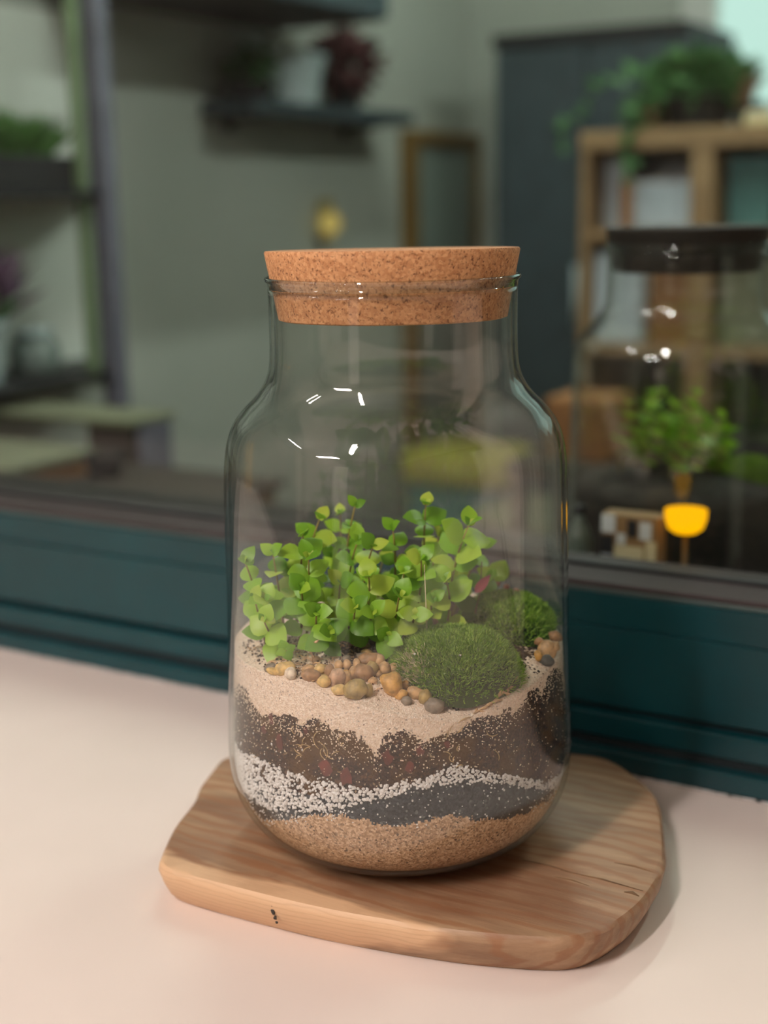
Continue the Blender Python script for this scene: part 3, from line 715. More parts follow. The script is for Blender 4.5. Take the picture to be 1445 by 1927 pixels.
def shoot(root, tip, base, L, meshes=LEAVES, nodes=None, name='stem', mat=None, first=.3):
    tip, base = Vector(tip), Vector(base)
    H = (tip - base).length; mid = base.lerp(tip, .5) + Vector((random.gauss(0, .003), random.gauss(0, .003), .003))
    def at(t_): return base * (1 - t_) ** 2 + mid * 2 * t_ * (1 - t_) + tip * t_ * t_
    pts = [at(k / 8) for k in range(9)]
    st = MB().tube(pts, [.0008 - .0004 * k / 8 for k in range(9)], 6).build(name, mat or M['stem'], root.name)
    nn = nodes or max(2, int(H * (1 - first) / .0100)); rot = random.uniform(0, 3.14)
    for k in range(nn + 1):
        t_ = first + (1 - first) * k / nn if nn else 1; p = at(t_); dirn = (at(min(1, t_ + .05)) - at(max(0, t_ - .05))).normalized()
        s_ = dirn.orthogonal().normalized(); s_ = Matrix.Rotation(rot + k * math.pi / 2 + random.gauss(0, .25), 3, dirn) @ s_
        last = k == nn; size = L * (.9 if last else random.uniform(1.15, 1.45)) * (.9 if k == 0 else 1)
        for sg in (1, -1):
            lift = random.uniform(.25, .6) if not last else random.uniform(.8, 1.3)
            d = s_ * sg + dirn * lift
            # leaves turn their face to the light on the counter side
            face = (dirn + Vector((.25, -.55, .25)) * random.uniform(1.0, 2.4)).normalized()
            add_leaf(st, p, d, face, size * random.uniform(.92, 1.08), meshes)
        if last:
            for sg in (1, -1): add_leaf(st, p, dirn + s_.cross(dirn) * sg * .6, (dirn + Vector((.3, -.5, 0))).normalized(), L * .42, meshes)
    return st
SH = [(-.0777, -.03, 1.0859, -.0697, -.012, .0101), (-.0724, -.04, 1.0691, -.0682, -.024, .009), (-.0642, -.02, 1.0872, -.0608, -.004, .0095), (-.0406, .0, 1.1006, -.0552, .012, .0101), (-.0486, -.015, 1.0957, -.0552, .0, .0095), (-.0218, .005, 1.1064, -.0292, .016, .008), (-.0308, .03, 1.0966, -.0332, .036, .008), (-.0203, -.01, 1.0911, -.0271, .004, .0106), (-.0124, -.02, 1.0901, -.0196, -.004, .0101), (-.0019, -.01, 1.0971, -.0041, .004, .009), (.0157, .0, 1.1077, .0148, .012, .0101), (.0232, .02, 1.086, .0197, .028, .009), (.0457, .015, 1.0809, .03, .024, .0095), (.0123, -.03, 1.0858, .0058, -.012, .0111), (.0035, -.03, 1.0789, -.0012, -.012, .0106), (-.0143, -.04, 1.0797, -.0205, -.02, .0111), (-.0213, -.05, 1.0669, -.0269, -.028, .0106), (.0009, -.045, 1.0714, -.0039, -.024, .0106), (.025, -.03, 1.0743, .0238, -.014, .0111), (-.0126, -.05, 1.064, -.0161, -.028, .0101), (-.0485, -.04, 1.0741, -.0522, -.02, .0106), (-.0451, -.03, 1.0881, -.0487, -.012, .0101), (-.0675, -.04, 1.0688, -.0604, -.02, .0111), (-.0671, -.05, 1.0607, -.0609, -.028, .0101), (-.0401, -.055, 1.0659, -.0429, -.032, .0106), (-.0565, -.01, 1.0745, -.0545, .004, .0095), (-.0349, .01, 1.0776, -.0382, .02, .0095), (-.0078, .02, 1.0716, -.0103, .028, .0095), (-.0297, -.02, 1.071, -.031, -.004, .0101), (.0084, -.045, 1.0607, .0057, -.024, .0101), (.033, .02, 1.0739, .0272, .028, .009), (-.034, -.055, 1.0562, -.0362, -.032, .0095), (-.0051, -.05, 1.0514, -.0079, -.028, .0095), (.0183, -.03, 1.0645, .017, -.012, .009)]
plant = thing('leafy_plant', J(-.02, 0, surf(-.02, 0)), 'bushy bright green plant with small round paired leaves inside the jar', 'plant')
for (u, v, z, ub, vb, L) in SH:
    tall = z > 1.095
    shoot(plant, J(u, v, z - .002), J(ub, vb, surf(ub, vb) - .001), L * (1.0 if tall else 1.05), first=.28)
sprig = thing('leafy_sprig', J(.0275, .004, surf(.0275, .004)), 'taller green sprig leaning right with large leaves at its tip', 'plant')
shoot(sprig, J(.0378, -.01, 1.0965), J(.0275, .004, surf(.0275, .004) - .001), .0125, nodes=4, first=.45)
sprig2 = thing('leafy_sprig', J(.054, .03, 1.050), 'short green sprig with three leaves rising behind the moss', 'plant')
shoot(sprig2, J(.0520, .024, 1.0590), J(.054, .03, 1.046), .0115, nodes=1, first=.7)
sprig3 = thing('leafy_sprig', J(.0400, -.004, 1.036), 'thin brown stem carrying one narrow pink leaf', 'plant')
st = MB().tube([J(.0410, -.002, 1.036), J(.0415, -.004, 1.048), J(.0440, -.004, 1.058), J(.0450, -.004, 1.075)], [.0006, .0005, .0004, .0003], 6).build('stem', M['stem'], sprig3.name)
add_leaf(st, J(.0415, -.006, 1.0590), RU * .85 + Vector((0, 0, 1.0)), (-CU + RU * -.2), .0125, PINK)
add_leaf(st, J(.0420, -.003, 1.050), -RU + Vector((0, 0, .3)), (-CU + Vector((0, 0, .5))), .012, DULL)
add_leaf(st, J(.0420, -.003, 1.048), -RU * .7 + Vector((0, 0, -.3)), (-CU + Vector((0, 0, .5))), .010, DULL)
sprig4 = thing('leafy_sprig', J(-.0546, -.045, surf(-.0546, -.045)), 'single round yellow-green rosette low at the front left of the plant', 'plant')
st = MB().tube([J(-.0546, -.045, surf(-.0546, -.045) - .001), J(-.055, -.052, 1.043), J(-.056, -.058, 1.0455)], .0006, 6).build('stem', M['stem'], sprig4.name)
for k in range(4):
    a = k * math.pi / 2 + .4; sd = RU * math.cos(a) + Vector((0, 0, 1)) * math.sin(a)
    add_leaf(st, J(-.056, -.058, 1.0455), sd + CU * -.1, -CU, .0062 if k % 2 else .0056, LEAVES)

# thin pale upright line on the moss, twigs and dry sprigs
tag(MB().tube([J(.0147, -.0380, 1.0462), J(.0144, -.0380, 1.060), J(.0138, -.0375, 1.0829)], [.0004, .0003, .00012], 6).build('pale_line', M['moss_pale']), 'thin upright pale line standing on the large moss mound', 'stalk')
def dry_sprig(pts, label, n_=16, L=.004):
    o = MB().tube(pts, .0004, 5).build('dry_sprig', M['straw'], loc=pts[0]); tag(o, label, 'twig')
    for i in range(n_):
        t_ = (i + .5) / n_ * (len(pts) - 1); k = int(t_); p = Vector(pts[k]).lerp(Vector(pts[k + 1]), t_ - k); d = (Vector(pts[k + 1]) - Vector(pts[k])).normalized()
        s_ = Matrix.Rotation(random.uniform(0, 6.28), 3, d) @ d.orthogonal().normalized(); e = p + (d * .8 + s_ * .7).normalized() * L * random.uniform(.6, 1.1)
        r = math.hypot(e.x - JX, e.y - JY)
        if r > .0885: e = Vector((JX + (e.x - JX) * .0885 / r, JY + (e.y - JY) * .0885 / r, e.z))
        MB().tube([p, p.lerp(e, .5), e], [.0003, .0008, .0001], 5).build('leaflet', M['straw'], o.name)
dry_sprig([J(.0360, -.0795, 1.0190), J(.0450, -.0745, 1.0225), J(.0530, -.0680, 1.0265), J(.0580, -.0620, 1.0300)], 'dry tan sprig with tiny leaves along the glass under the moss')
dry_sprig([J(-.043, -.052, 1.036), J(-.0435, -.052, 1.042), J(-.042, -.053, 1.048)], 'short upright dry sprig at the foot of the green plant', 6, .003)
b = MB()
for _ in range(420):
    a = random.uniform(-1, 1)
    if random.random() < .6: u, v = random.uniform(-.078, -.02), random.uniform(-.066, -.02)
    else: u, v = random.uniform(-.07, .0), random.uniform(-.075, -.045)
    if math.hypot(u, v) > .083: continue
    z = surf(u, v) + .0009; p = J(u, v, z); d = Vector((random.gauss(0, 1), random.gauss(0, 1), random.gauss(0, .35))).normalized() * random.uniform(.0008, .004)
    q = p + d; q.z = max(q.z, z)
    if math.hypot(q.x - JX, q.y - JY) > .086: continue
    b.tube([p, p.lerp(q, .5) + Vector((0, 0, .0003)), q], random.uniform(.00012, .00035), 4)
tag(b.build('plant_litter', M['straw'], smooth=False), 'loose dry straw and root bits strewn round the plant', 'litter', kind='stuff')
b = MB()
for _ in range(900):
    u, v = random.uniform(-.083, -.01), random.uniform(-.07, -.005)
    if math.hypot(u, v) > .085: continue
    s_ = random.uniform(.0003, .0009); grain(b, J(u, v, surf(u, v) + .0006), s_)
tag(b.build('soil_crumbs', M['soil'], smooth=False), 'dark soil crumbs scattered on the pale sand beside the plant', 'soil', kind='stuff')

# ------------------------------------------------------------------ the jar's reflection, built as a second jar beyond the pane
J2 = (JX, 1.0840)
jar_reflection = make_jar(J2, 'reflection of the glass jar, built as a second jar behind the pane', 'jar')
lid_reflection = make_lid(J2, M['cork_shaded'], 'reflected cork stopper behind the pane, its shade painted blackish')
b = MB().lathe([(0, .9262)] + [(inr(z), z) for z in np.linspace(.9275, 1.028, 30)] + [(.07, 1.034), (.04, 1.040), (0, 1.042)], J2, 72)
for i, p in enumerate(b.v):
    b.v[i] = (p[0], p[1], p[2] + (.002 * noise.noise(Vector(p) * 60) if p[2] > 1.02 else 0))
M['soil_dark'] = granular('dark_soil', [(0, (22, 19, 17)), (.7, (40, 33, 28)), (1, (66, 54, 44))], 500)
tag(b.build('dark_soil', M['soil_dark']), 'black soil filling the reflected jar built behind the window pane', 'soil', kind='stuff')
for k, (f_, lb) in enumerate([(.0, 'mirrored copy of the green leafy plant in the reflected jar')]):
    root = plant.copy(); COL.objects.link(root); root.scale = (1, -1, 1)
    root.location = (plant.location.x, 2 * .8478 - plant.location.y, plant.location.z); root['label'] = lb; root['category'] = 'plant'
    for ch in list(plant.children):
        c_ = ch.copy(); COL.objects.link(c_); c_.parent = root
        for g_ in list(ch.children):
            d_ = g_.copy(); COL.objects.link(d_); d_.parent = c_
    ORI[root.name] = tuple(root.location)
for src, lb in ((moss1, 'mirrored copy of the moss mound in the reflected jar'),):
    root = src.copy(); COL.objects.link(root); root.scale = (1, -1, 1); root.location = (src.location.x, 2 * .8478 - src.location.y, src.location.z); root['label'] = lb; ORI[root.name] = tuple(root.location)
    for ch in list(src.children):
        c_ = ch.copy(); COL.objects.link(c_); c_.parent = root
# ledge that carries the reflected jar, with lamp and card
M['back_counter'] = plain('back_counter', (36, 32, 29), .5, .1, 6)
lg = thing('window_ledge', (-.8, 1.1, 0), 'dark ledge behind the window carrying the reflected jar', 'ledge')
boxo('ledge_top', (-1.55, .932, .88), (.10, 1.28, .9215), M['back_counter'], lg.name, .003)
boxo('ledge_cabinet', (-1.54, .94, 0), (.08, 1.26, .88), M['dark_wood'], lg.name, .003)

# little amber lamp and a pale printed pack between pane and reflected jar
M['amber'] = emit('amber_glow', (255, 178, 4), 1.5)
lp = thing('amber_lamp', (-.299, .935, .9215), 'small glowing amber bowl lamp behind the pane, in front of the reflected jar', 'lamp')
MB().lathe([(0, 1.0255), (.008, 1.0258), (.0125, 1.029), (.0150, 1.0365), (.0152, 1.0425), (.0138, 1.0425), (.0135, 1.036), (.011, 1.0305), (0, 1.028)], (-.299, .935), 32).build('bowl', M['amber'], lp.name)
MB().lathe([(0, .9215), (.013, .9215), (.013, .9245), (.002, .927), (.0016, 1.0255), (0, 1.0256)], (-.299, .935), 24).build('stem', M['gold_wood'], lp.name)
M['flame'] = emit('lamp_core', (255, 235, 150), 3.0)
MB().blob((-.299, .935, 1.0345), (.0035, .0035, .005), 1, .1, 2).build('flame', M['flame'], lp.name)
for nm, c_ in dict(p_cream=(226, 214, 170), p_white=(222, 228, 226), p_blue=(150, 170, 186), p_dark=(40, 40, 42), p_brown=(150, 118, 78)).items(): M[nm] = plain(nm, c_, .5, .04, 30)
pk = thing('printed_pack', (-.341, .94, .9215), 'pale pack with a patchwork print standing beside the amber lamp', 'box')
boxo('carton', (-.363, .934, .9215), (-.319, .952, 1.034), M['p_brown'], pk.name, .001)
for (a, b_, c_, d_, mt) in [(-.3625, -.3520, 1.020, 1.0335, 'p_white'), (-.3505, -.3440, 1.012, 1.020, 'p_white'), (-.3425, -.3350, 1.018, 1.031, 'p_dark'), (-.3330, -.3240, 1.017, 1.030, 'p_white'), (-.3520, -.3300, .9985, 1.0110, 'p_cream'), (-.3625, -.3530, 1.004, 1.018, 'p_dark'), (-.3625, -.3530, .992, 1.003, 'p_blue'), (-.3280, -.3200, .990, 1.016, 'p_cream'), (-.3510, -.3290, .990, .9975, 'p_blue')]:
    boxo('print_patch', (a, .9334, c_), (b_, .9342, d_), M[mt], pk.name, .0002)
bt = thing('slim_bottle', (-.381, .936, .9215), 'slim grey-green bottle beside the patchwork pack', 'bottle')
MB().lathe([(0, .9215), (.009, .9215), (.010, .925), (.010, 1.010), (.0075, 1.020), (.004, 1.026), (.004, 1.036), (0, 1.036)], (-.381, .936), 24).build('body', M['leaf_dull'] and plain('bottle_green', (96, 108, 96), .3, .05, 10), bt.name)
MB().lathe([(.0042, 1.031), (.0048, 1.031), (.0048, 1.0375), (0, 1.0378)], (-.381, .936), 20).build('cap', M['near_black'], bt.name)

# ------------------------------------------------------------------ the reflected room, built as a real room behind the window
S(boxo('wall_west', (-1.95, .93, 0), (-1.8, 3.6, 2.6), M['far_wall'], bev=0))
wn = S(thing('wall_north', (-.5, 3.6, 0)))
boxo('lower_wall', (-1.8, 3.575, 0), (1.7, 3.7, 1.455), M['far_wall'], wn.name, 0)
boxo('side_wall', (-1.8, 3.575, 1.455), (-1.20, 3.7, 2.6), M['far_wall'], wn.name, 0)
boxo('upper_wall', (-1.20, 3.575, 2.2), (1.7, 3.7, 2.6), M['far_wall'], wn.name, 0)
boxo('side_wall', (.6, 3.575, 1.455), (1.7, 3.7, 2.2), M['far_wall'], wn.name, 0)
w2 = S(thing('window_2', (-.25, 3.6, 1.455)))
M['mint'] = emit('mint_daylight', (190, 226, 214), 1.3)
boxo('pane', (-1.11, 3.62, 1.48), (.57, 3.63, 2.18), M['mint'], w2.name, 0)
for a, b_ in (((-1.20, 3.58, 1.455), (-1.11, 3.66, 2.2)), ((.57, 3.58, 1.455), (.60, 3.66, 2.2)), ((-1.17, 3.58, 1.455), (.57, 3.66, 1.48)), ((-1.17, 3.58, 2.17), (.57, 3.66, 2.2)), ((-.28, 3.58, 1.48), (-.24, 3.66, 2.18))): boxo('frame', a, b_, M['white_metal'], w2.name, .003)
GB = 'unseen tubes added to light the room behind the window'
tube_light('fluorescent_tube', (-1.1, 1.5), (-1.1, 2.7), M['added_tube'], 'added unseen ceiling tube of the back room nearest the wall shelf', GB)
tube_light('fluorescent_tube', (.2, 1.6), (.2, 2.8), M['added_tube'], 'added unseen ceiling tube of the back room near the wooden shelf unit', GB)

for nm, c_ in dict(post=(104, 104, 118), green_edge=(128, 150, 112), white_panel=(240, 244, 236), slate=(48, 62, 68), silver=(196, 210, 214), red_leaf=(78, 30, 34), purple=(112, 84, 112), lilac=(150, 140, 170), grass=(74, 118, 50), dkgreen=(56, 104, 46), carton=(150, 104, 62), paperw=(200, 212, 222), tealb=(84, 134, 134), yel=(176, 166, 74), clay=(150, 116, 88), sage=(122, 124, 100), mirror_grey=(126, 138, 132)).items(): M[nm] = plain(nm, c_, .6, .08, 20)
M['white_panel'] = plain('white_panel', (240, 244, 236), .7, .02, 3)
# wall-mounted shelving at the left
sh = thing('shelving_unit', (-1.6, 1.83, 0), 'white-backed shelving unit with a grey corner post at the left wall', 'shelf')
boxo('post', (-1.625, 1.800, 0), (-1.590, 1.835, 2.3), M['post'], sh.name, .003)
boxo('edge_strip', (-1.640, 1.780, .96), (-1.622, 1.800, 2.3), M['green_edge'], sh.name, .002)
boxo('back_panel', (-1.798, .98, .96), (-1.788, 2.02, 1.60), M['white_panel'], sh.name, .002)
for z in (.985, 1.290):
    q = [(-1.788, 1.01), (-1.600, 1.01), (-1.600, 1.800), (-1.788, 2.000)]
    MB().add([(x, y, z - .012) for x, y in q] + [(x, y, z) for x, y in q], [(3, 2, 1, 0), (4, 5, 6, 7), (0, 1, 5, 4), (1, 2, 6, 5), (2, 3, 7, 6), (3, 0, 4, 7)]).build('shelf_board', M['near_black'], sh.name, smooth=False)
boxo('post', (-1.625, .98, 0), (-1.590, 1.010, 2.3), M['post'], sh.name, .003)

def tuft(name, c, ru, rv, h, n_, mat, parent, w_=.004, lean=.5, kind='stuff'):
    b = MB()
    for _ in range(n_):
        a = random.uniform(0, 6.28); q = math.sqrt(random.random()); p = Vector((c[0] + ru * q * math.cos(a), c[1] + rv * q * math.sin(a), c[2]))
        d = Vector((random.gauss(0, lean), random.gauss(0, lean), 1)).normalized(); L = h * random.uniform(.5, 1.1); s_ = d.orthogonal().normalized() * w_ / 2
        s_ = Matrix.Rotation(random.uniform(0, 6.28), 3, d) @ s_; m_ = p + d * L * .6; e = p + d * L + Vector((random.gauss(0, .2), random.gauss(0, .2), -.15)) * L * .5
        b.add([p - s_, p + s_, m_ + s_, m_ - s_, e], [(0, 1, 2, 3), (3, 2, 4)])
    o = b.build(name, mat, parent, smooth=False); o['kind'] = kind; return o
def leafball(name, c, r, n_, L, mat, parent):
    """a loose crown of pointed leaves"""
    b = MB()
    for _ in range(n_):
        d = Vector((random.gauss(0, 1), random.gauss(0, 1), random.gauss(0, 1))).normalized(); q = random.random() ** .4
        p = Vector(c) + Vector((d.x * r[0], d.y * r[1], d.z * r[2])) * q; x = (d + Vector((random.gauss(0, .6), random.gauss(0, .6), random.gauss(0, .5)))).normalized()
        y = x.orthogonal().normalized(); y = Matrix.Rotation(random.uniform(0, 6.28), 3, x) @ y; l = L * random.uniform(.6, 1.2)
        z_ = x.cross(y) * l * .12
        b.add([p, p + x * l * .35 + y * l * .25, p + x * l - z_, p + x * l * .35 - y * l * .25, p + x * l * .5 + z_], [(0, 1, 4), (1, 2, 4), (2, 3, 4), (3, 0, 4)])
    o = b.build(name, mat, parent, smooth=False); o['kind'] = 'stuff'; return o
def pot(name, c, r0_, r1_, h, mat, parent, n_=28):
    MB().lathe([(0, c[2]), (r0_, c[2]), (r0_ + (r1_ - r0_) * .9, c[2] + h * .88), (r1_ * 1.06, c[2] + h * .88), (r1_ * 1.06, c[2] + h), (r1_ * .94, c[2] + h), (r1_ * .9, c[2] + h * .86), (0, c[2] + h * .86)], c, n_).build(name, mat, parent, angle=40)

o = thing('planter_tray', (-1.70, 1.60, 1.290), 'long black tray of green seedlings on the upper left shelf', 'planter')
boxo('tray', (-1.77, 1.43, 1.290), (-1.64, 1.80, 1.345), M['near_black'], o.name, .006)
tuft('seedlings', (-1.705, 1.62, 1.343), .06, .170, .085, 1500, M['grass'], o.name, .008)
o = thing('seed_packet', (-1.66, 1.83, 1.290), 'small lilac packet beside the tray of seedlings', 'packet')
boxo('packet', (-1.668, 1.812, 1.290), (-1.653, 1.856, 1.325), M['lilac'], o.name, .003)
boxo('label_strip', (-1.653, 1.820, 1.300), (-1.6515, 1.848, 1.315), M['paperw'], o.name, 0)
o = thing('metal_bucket', (-1.69, 1.56, .985), 'grey metal bucket of purple heather on the lower left shelf', 'bucket')
pot('bucket', (-1.69, 1.56, .985), .050, .066, .105, M['silver'], o.name)
tuft('heather', (-1.69, 1.56, 1.075), .045, .045, .15, 420, M['purple'], o.name, .010, .45)
tuft('foliage', (-1.69, 1.56, 1.07), .05, .05, .09, 300, M['dkgreen'], o.name, .010, .6)
o = thing('glass_vase', (-1.67, 1.44, .985), 'clear pale vase with lilac blossoms at the left edge of the lower shelf', 'vase')
MB().lathe([(0, .985), (.028, .985), (.034, 1.02), (.024, 1.08), (.030, 1.11), (.028, 1.11), (.022, 1.08), (.031, 1.02), (0, .99)], (-1.67, 1.44), 28).build('vase', M['jar_glass'], o.name)
leafball('blossom', (-1.67, 1.45, 1.17), (.05, .05, .06), 160, .018, M['lilac'], o.name)
o = thing('frosted_jar', (-1.69, 1.70, .985), 'squat frosted jar beside the grey bucket near the corner post', 'jar')
MB().lathe([(0, .985), (.040, .985), (.045, 1.0), (.043, 1.035), (.033, 1.045), (.033, 1.052), (0, 1.052)], (-1.69, 1.71), 28).build('body', plain('frosted', (118, 130, 126), .4, .04, 8), o.name)
MB().lathe([(0, 1.052), (.035, 1.052), (.035, 1.062), (0, 1.062)], (-1.69, 1.71), 24).build('lid', M['silver'], o.name)

# low bench with its block, boxes below
o = thing('narrow_bench', (-1.55, 1.6, 0), 'narrow sage-green bench board on a dark block under the shelving', 'bench')
boxo('board', (-1.795, 1.537, .942), (-1.342, 1.651, .951), M['sage'], o.name, .002)
boxo('block', (-1.435, 1.548, .0), (-1.350, 1.640, .942), M['dark_wood'], o.name, .003)
boxo('side_panel', (-1.350, 1.565, .0), (-1.3435, 1.640, .941), M['post'], o.name, .001)
boxo('leg', (-1.78, 1.548, .0), (-1.73, 1.640, .942), M['dark_wood'], o.name, .003)
o = thing('low_table', (-1.18, 1.36, 0), 'low dark table with a pale side, right of the bench', 'table')
boxo('tabletop', (-1.325, 1.30, .884), (-1.05, 1.52, .894), M['dark_wood'], o.name, .002)
boxo('apron', (-1.32, 1.31, .80), (-1.06, 1.51, .884), M['gold_wood'], o.name, .002)
for x in (-1.32, -1.075):
    for y in (1.315, 1.485): boxo('leg', (x, y, 0), (x + .02, y + .02, .80), M['post'], o.name, .002)
o = thing('brown_crate', (-1.5, 1.32, 0), 'brown wooden crate with a pale lid at the lower left', 'crate')
boxo('lid', (-1.62, 1.285, .915), (-1.335, 1.46, .925), M['sage'], o.name, .002)
for k in range(5): boxo('slat', (-1.61, 1.290, .72 + k * .039), (-1.345, 1.45, .757 + k * .039), M['carton'], o.name, .003)
boxo('stand', (-1.60, 1.30, 0), (-1.355, 1.44, .72), M['dark_wood'], o.name, .003)
o = thing('black_pot', (-1.285, 1.40, .894), 'small black pot on the low table beside the crate', 'pot')
pot('pot', (-1.285, 1.42, .894), .022, .030, .034, M['near_black'], o.name)
MB().blob((-1.285, 1.42, .924), (.024, .024, .008), 3, .2, 2).build('soil', M['soil_dark'], o.name)

# wall shelf with pots, cabinet above
o = thing('wall_shelf', (-1.73, 2.6, 1.434), 'dark wall shelf carrying a silver pot and a red plant', 'shelf')
boxo('board', (-1.80, 2.34, 1.440), (-1.66, 3.00, 1.468), M['slate'], o.name, .003)
for y in (2.42, 2.88): boxo('bracket', (-1.80, y, 1.41), (-1.785, y + .02, 1.440), M['near_black'], o.name, .003); boxo('bracket', (-1.80, y, 1.43), (-1.70, y + .02, 1.440), M['near_black'], o.name, .002)
o = thing('silver_pot', (-1.715, 2.52, 1.468), 'large silver-grey pot in the middle of the dark wall shelf', 'pot')
pot('pot', (-1.715, 2.545, 1.468), .060, .078, .100, M['silver'], o.name); leafball('foliage', (-1.72, 2.50, 1.580), (.05, .05, .022), 60, .03, M['sage'], o.name)
o = thing('red_plant', (-1.71, 2.74, 1.468), 'dark red leafy plant in a black pot on the wall shelf', 'plant')
pot('pot', (-1.71, 2.765, 1.468), .032, .042, .060, M['near_black'], o.name); leafball('foliage', (-1.71, 2.775, 1.565), (.062, .070, .058), 260, .045, M['red_leaf'], o.name)
o = thing('black_bowl', (-1.72, 2.40, 1.468), 'black bowl with a few green leaves at the near end of the wall shelf', 'bowl')
pot('bowl', (-1.72, 2.405, 1.468), .035, .052, .036, M['near_black'], o.name); leafball('foliage', (-1.72, 2.42, 1.54), (.04, .05, .03), 60, .035, M['dkgreen'], o.name)
o = thing('wall_cabinet', (-1.65, 2.2, 1.56), 'dark cabinet hung high on the wall above the shelf', 'cabinet')
boxo('body', (-1.80, 1.90, 1.63), (-1.52, 2.62, 2.0), M['near_black'], o.name, .003)
boxo('door', (-1.52, 1.905, 1.635), (-1.505, 2.255, 1.995), M['slate'], o.name, .003); boxo('door', (-1.52, 2.262, 1.635), (-1.505, 2.615, 1.995), M['slate'], o.name, .003)
# framed mirror leaning in the corner
o = thing('framed_mirror', (-1.77, 3.36, .55), 'tall mirror in an old gold wooden frame near the corner', 'mirror')
for a, b_ in (((-1.80, 3.166, .55), (-1.765, 3.215, 1.44)), ((-1.80, 3.545, .55), (-1.765, 3.574, 1.44)), ((-1.80, 3.215, 1.405), (-1.765, 3.545, 1.44)), ((-1.80, 3.215, .55), (-1.765, 3.545, .59))): boxo('frame', a, b_, M['gold_wood'], o.name, .004)
boxo('mirror_sheet', (-1.798, 3.213, .588), (-1.780, 3.547, 1.407), plain('mirror_sheet', (128, 140, 134), .35, .03, 3), o.name, 0)
boxo('foot', (-1.80, 3.17, .0), (-1.765, 3.21, .55), M['gold_wood'], o.name, .003); boxo('foot', (-1.80, 3.545, .0), (-1.765, 3.57, .55), M['gold_wood'], o.name, .003)
# warm bulb reflections, built as glowing globes on the wall
o = thing('bulb_reflection', (-1.77, 2.774, 1.19), 'warm yellow reflection of a bulb, built as a globe on the wall', 'lamp')
MB().blob((-1.765, 2.774, 1.215), (.026, .026, .026), 1, 0, 3).build('globe', emit('reflected_glow', (226, 200, 110), .62), o.name)
MB().blob((-1.775, 2.774, 1.252), (.020, .020, .020), 1, 0, 3).build('globe', emit('reflected_glow_dim', (170, 158, 96), .28), o.name)
MB().lathe([(0, 1.17), (.016, 1.17), (.013, 1.192), (0, 1.192)], (-1.772, 2.776), 20).build('socket', plain('brass', (190, 166, 110), .35, .1, 20), o.name)
MB().tube([(-1.80, 2.776, 1.18), (-1.785, 2.776, 1.18)], .008).build('arm', M['gold_wood'], o.name)
# tall slate cabinet at the far wall
o = thing('slate_cabinet', (-1.45, 3.4, 0), 'tall slate-grey cabinet against the far wall', 'cabinet')
boxo('body', (-1.545, 3.22, .06), (-1.06, 3.57, 1.645), M['slate'], o.name, .003)
boxo('top_trim', (-1.550, 3.195, 1.625), (-1.055, 3.57, 1.655), M['near_black'], o.name, .003)
boxo('plinth', (-1.53, 3.24, 0), (-1.07, 3.57, .06), M['near_black'], o.name, 0)
boxo('door', (-1.542, 3.203, .07), (-1.305, 3.22, 1.620), M['slate'], o.name, .003); boxo('door', (-1.299, 3.203, .07), (-1.063, 3.22, 1.620), M['slate'], o.name, .003)
for x in (-1.32, -1.284): MB().tube([(x, 3.195, .95), (x, 3.195, 1.10)], .005).build('handle', M['silver'], o.name)
# wooden shelf unit with boxes
o = thing('wooden_shelf_unit', (-.7, 2.75, 0), 'light wooden open shelf unit with white boxes, plants on top', 'shelf')
SW = M['shelf_wood']
boxo('top_board', (-1.070, 2.60, 1.352), (.10, 2.95, 1.388), SW, o.name, .003)
for x in (-1.068, -.845, -.42, .08): boxo('upright', (x, 2.602, 0), (x + (.016 if x < -1 else .045 if x < -.8 else .02), 2.95, 1.352), SW, o.name, .002)
for z in (1.18, .955, .45, .06): boxo('shelf_board', (-1.052, 2.61, z), (.08, 2.945, z + .02), SW, o.name, .002)
boxo('back_board', (-1.06, 2.945, .05), (.09, 2.955, 1.36), M['dark_wood'], o.name, 0)
def carton(c0, c1, mat, label, flap=M['carton'], group=None):
    t_ = thing('cardboard_box', ((c0[0] + c1[0]) / 2, (c0[1] + c1[1]) / 2, c0[2]), label, 'box', group)
    boxo('body', c0, c1, mat, t_.name, .003); mx_ = (c0[0] + c1[0]) / 2
    boxo('flap', (c0[0] + .002, c0[1] + .002, c1[2]), (mx_ - .001, c1[1] - .002, c1[2] + .003), mat, t_.name, 0)
    boxo('flap', (mx_ + .001, c0[1] + .002, c1[2]), (c1[0] - .002, c1[1] - .002, c1[2] + .003), mat, t_.name, 0)
carton((-1.048, 2.68, 1.20), (-.998, 2.85, 1.345), M['paperw'], 'tall white box at the left end of the wooden shelf')
carton((-.975, 2.76, 1.20), (-.860, 2.90, 1.338), M['paperw'], 'white box behind the brown carton on the wooden shelf')
cb = thing('cardboard_box', (-.9, 2.67, 1.2), 'brown carton with a white front on the wooden shelf', 'box')
boxo('body', (-.995, 2.63, 1.20), (-.850, 2.74, 1.295), M['carton'], cb.name, .003)
boxo('label', (-.965, 2.6285, 1.203), (-.852, 2.6298, 1.292), M['paperw'], cb.name, 0)
carton((-.79, 2.66, 1.20), (-.70, 2.85, 1.33), M['tealb'], 'teal box in the right compartment of the wooden shelf')
carton((-.69, 2.64, 1.20), (-.62, 2.80, 1.27), M['yel'], 'yellow box beside the teal box')
carton((-.60, 2.66, 1.20), (-.46, 2.86, 1.32), M['carton'], 'plain brown carton right of the yellow box')
carton((-1.045, 2.63, .975), (-.945, 2.85, 1.15), M['paperw'], 'tall white box at the left of the second shelf of the wooden unit')
carton((-.935, 2.64, .975), (-.855, 2.85, 1.145), M['carton'], 'brown carton beside the tall white box on the second shelf')
carton((-.79, 2.64, .975), (-.45, 2.86, 1.14), M['sage'], 'long olive-grey box on the second shelf of the wooden unit')
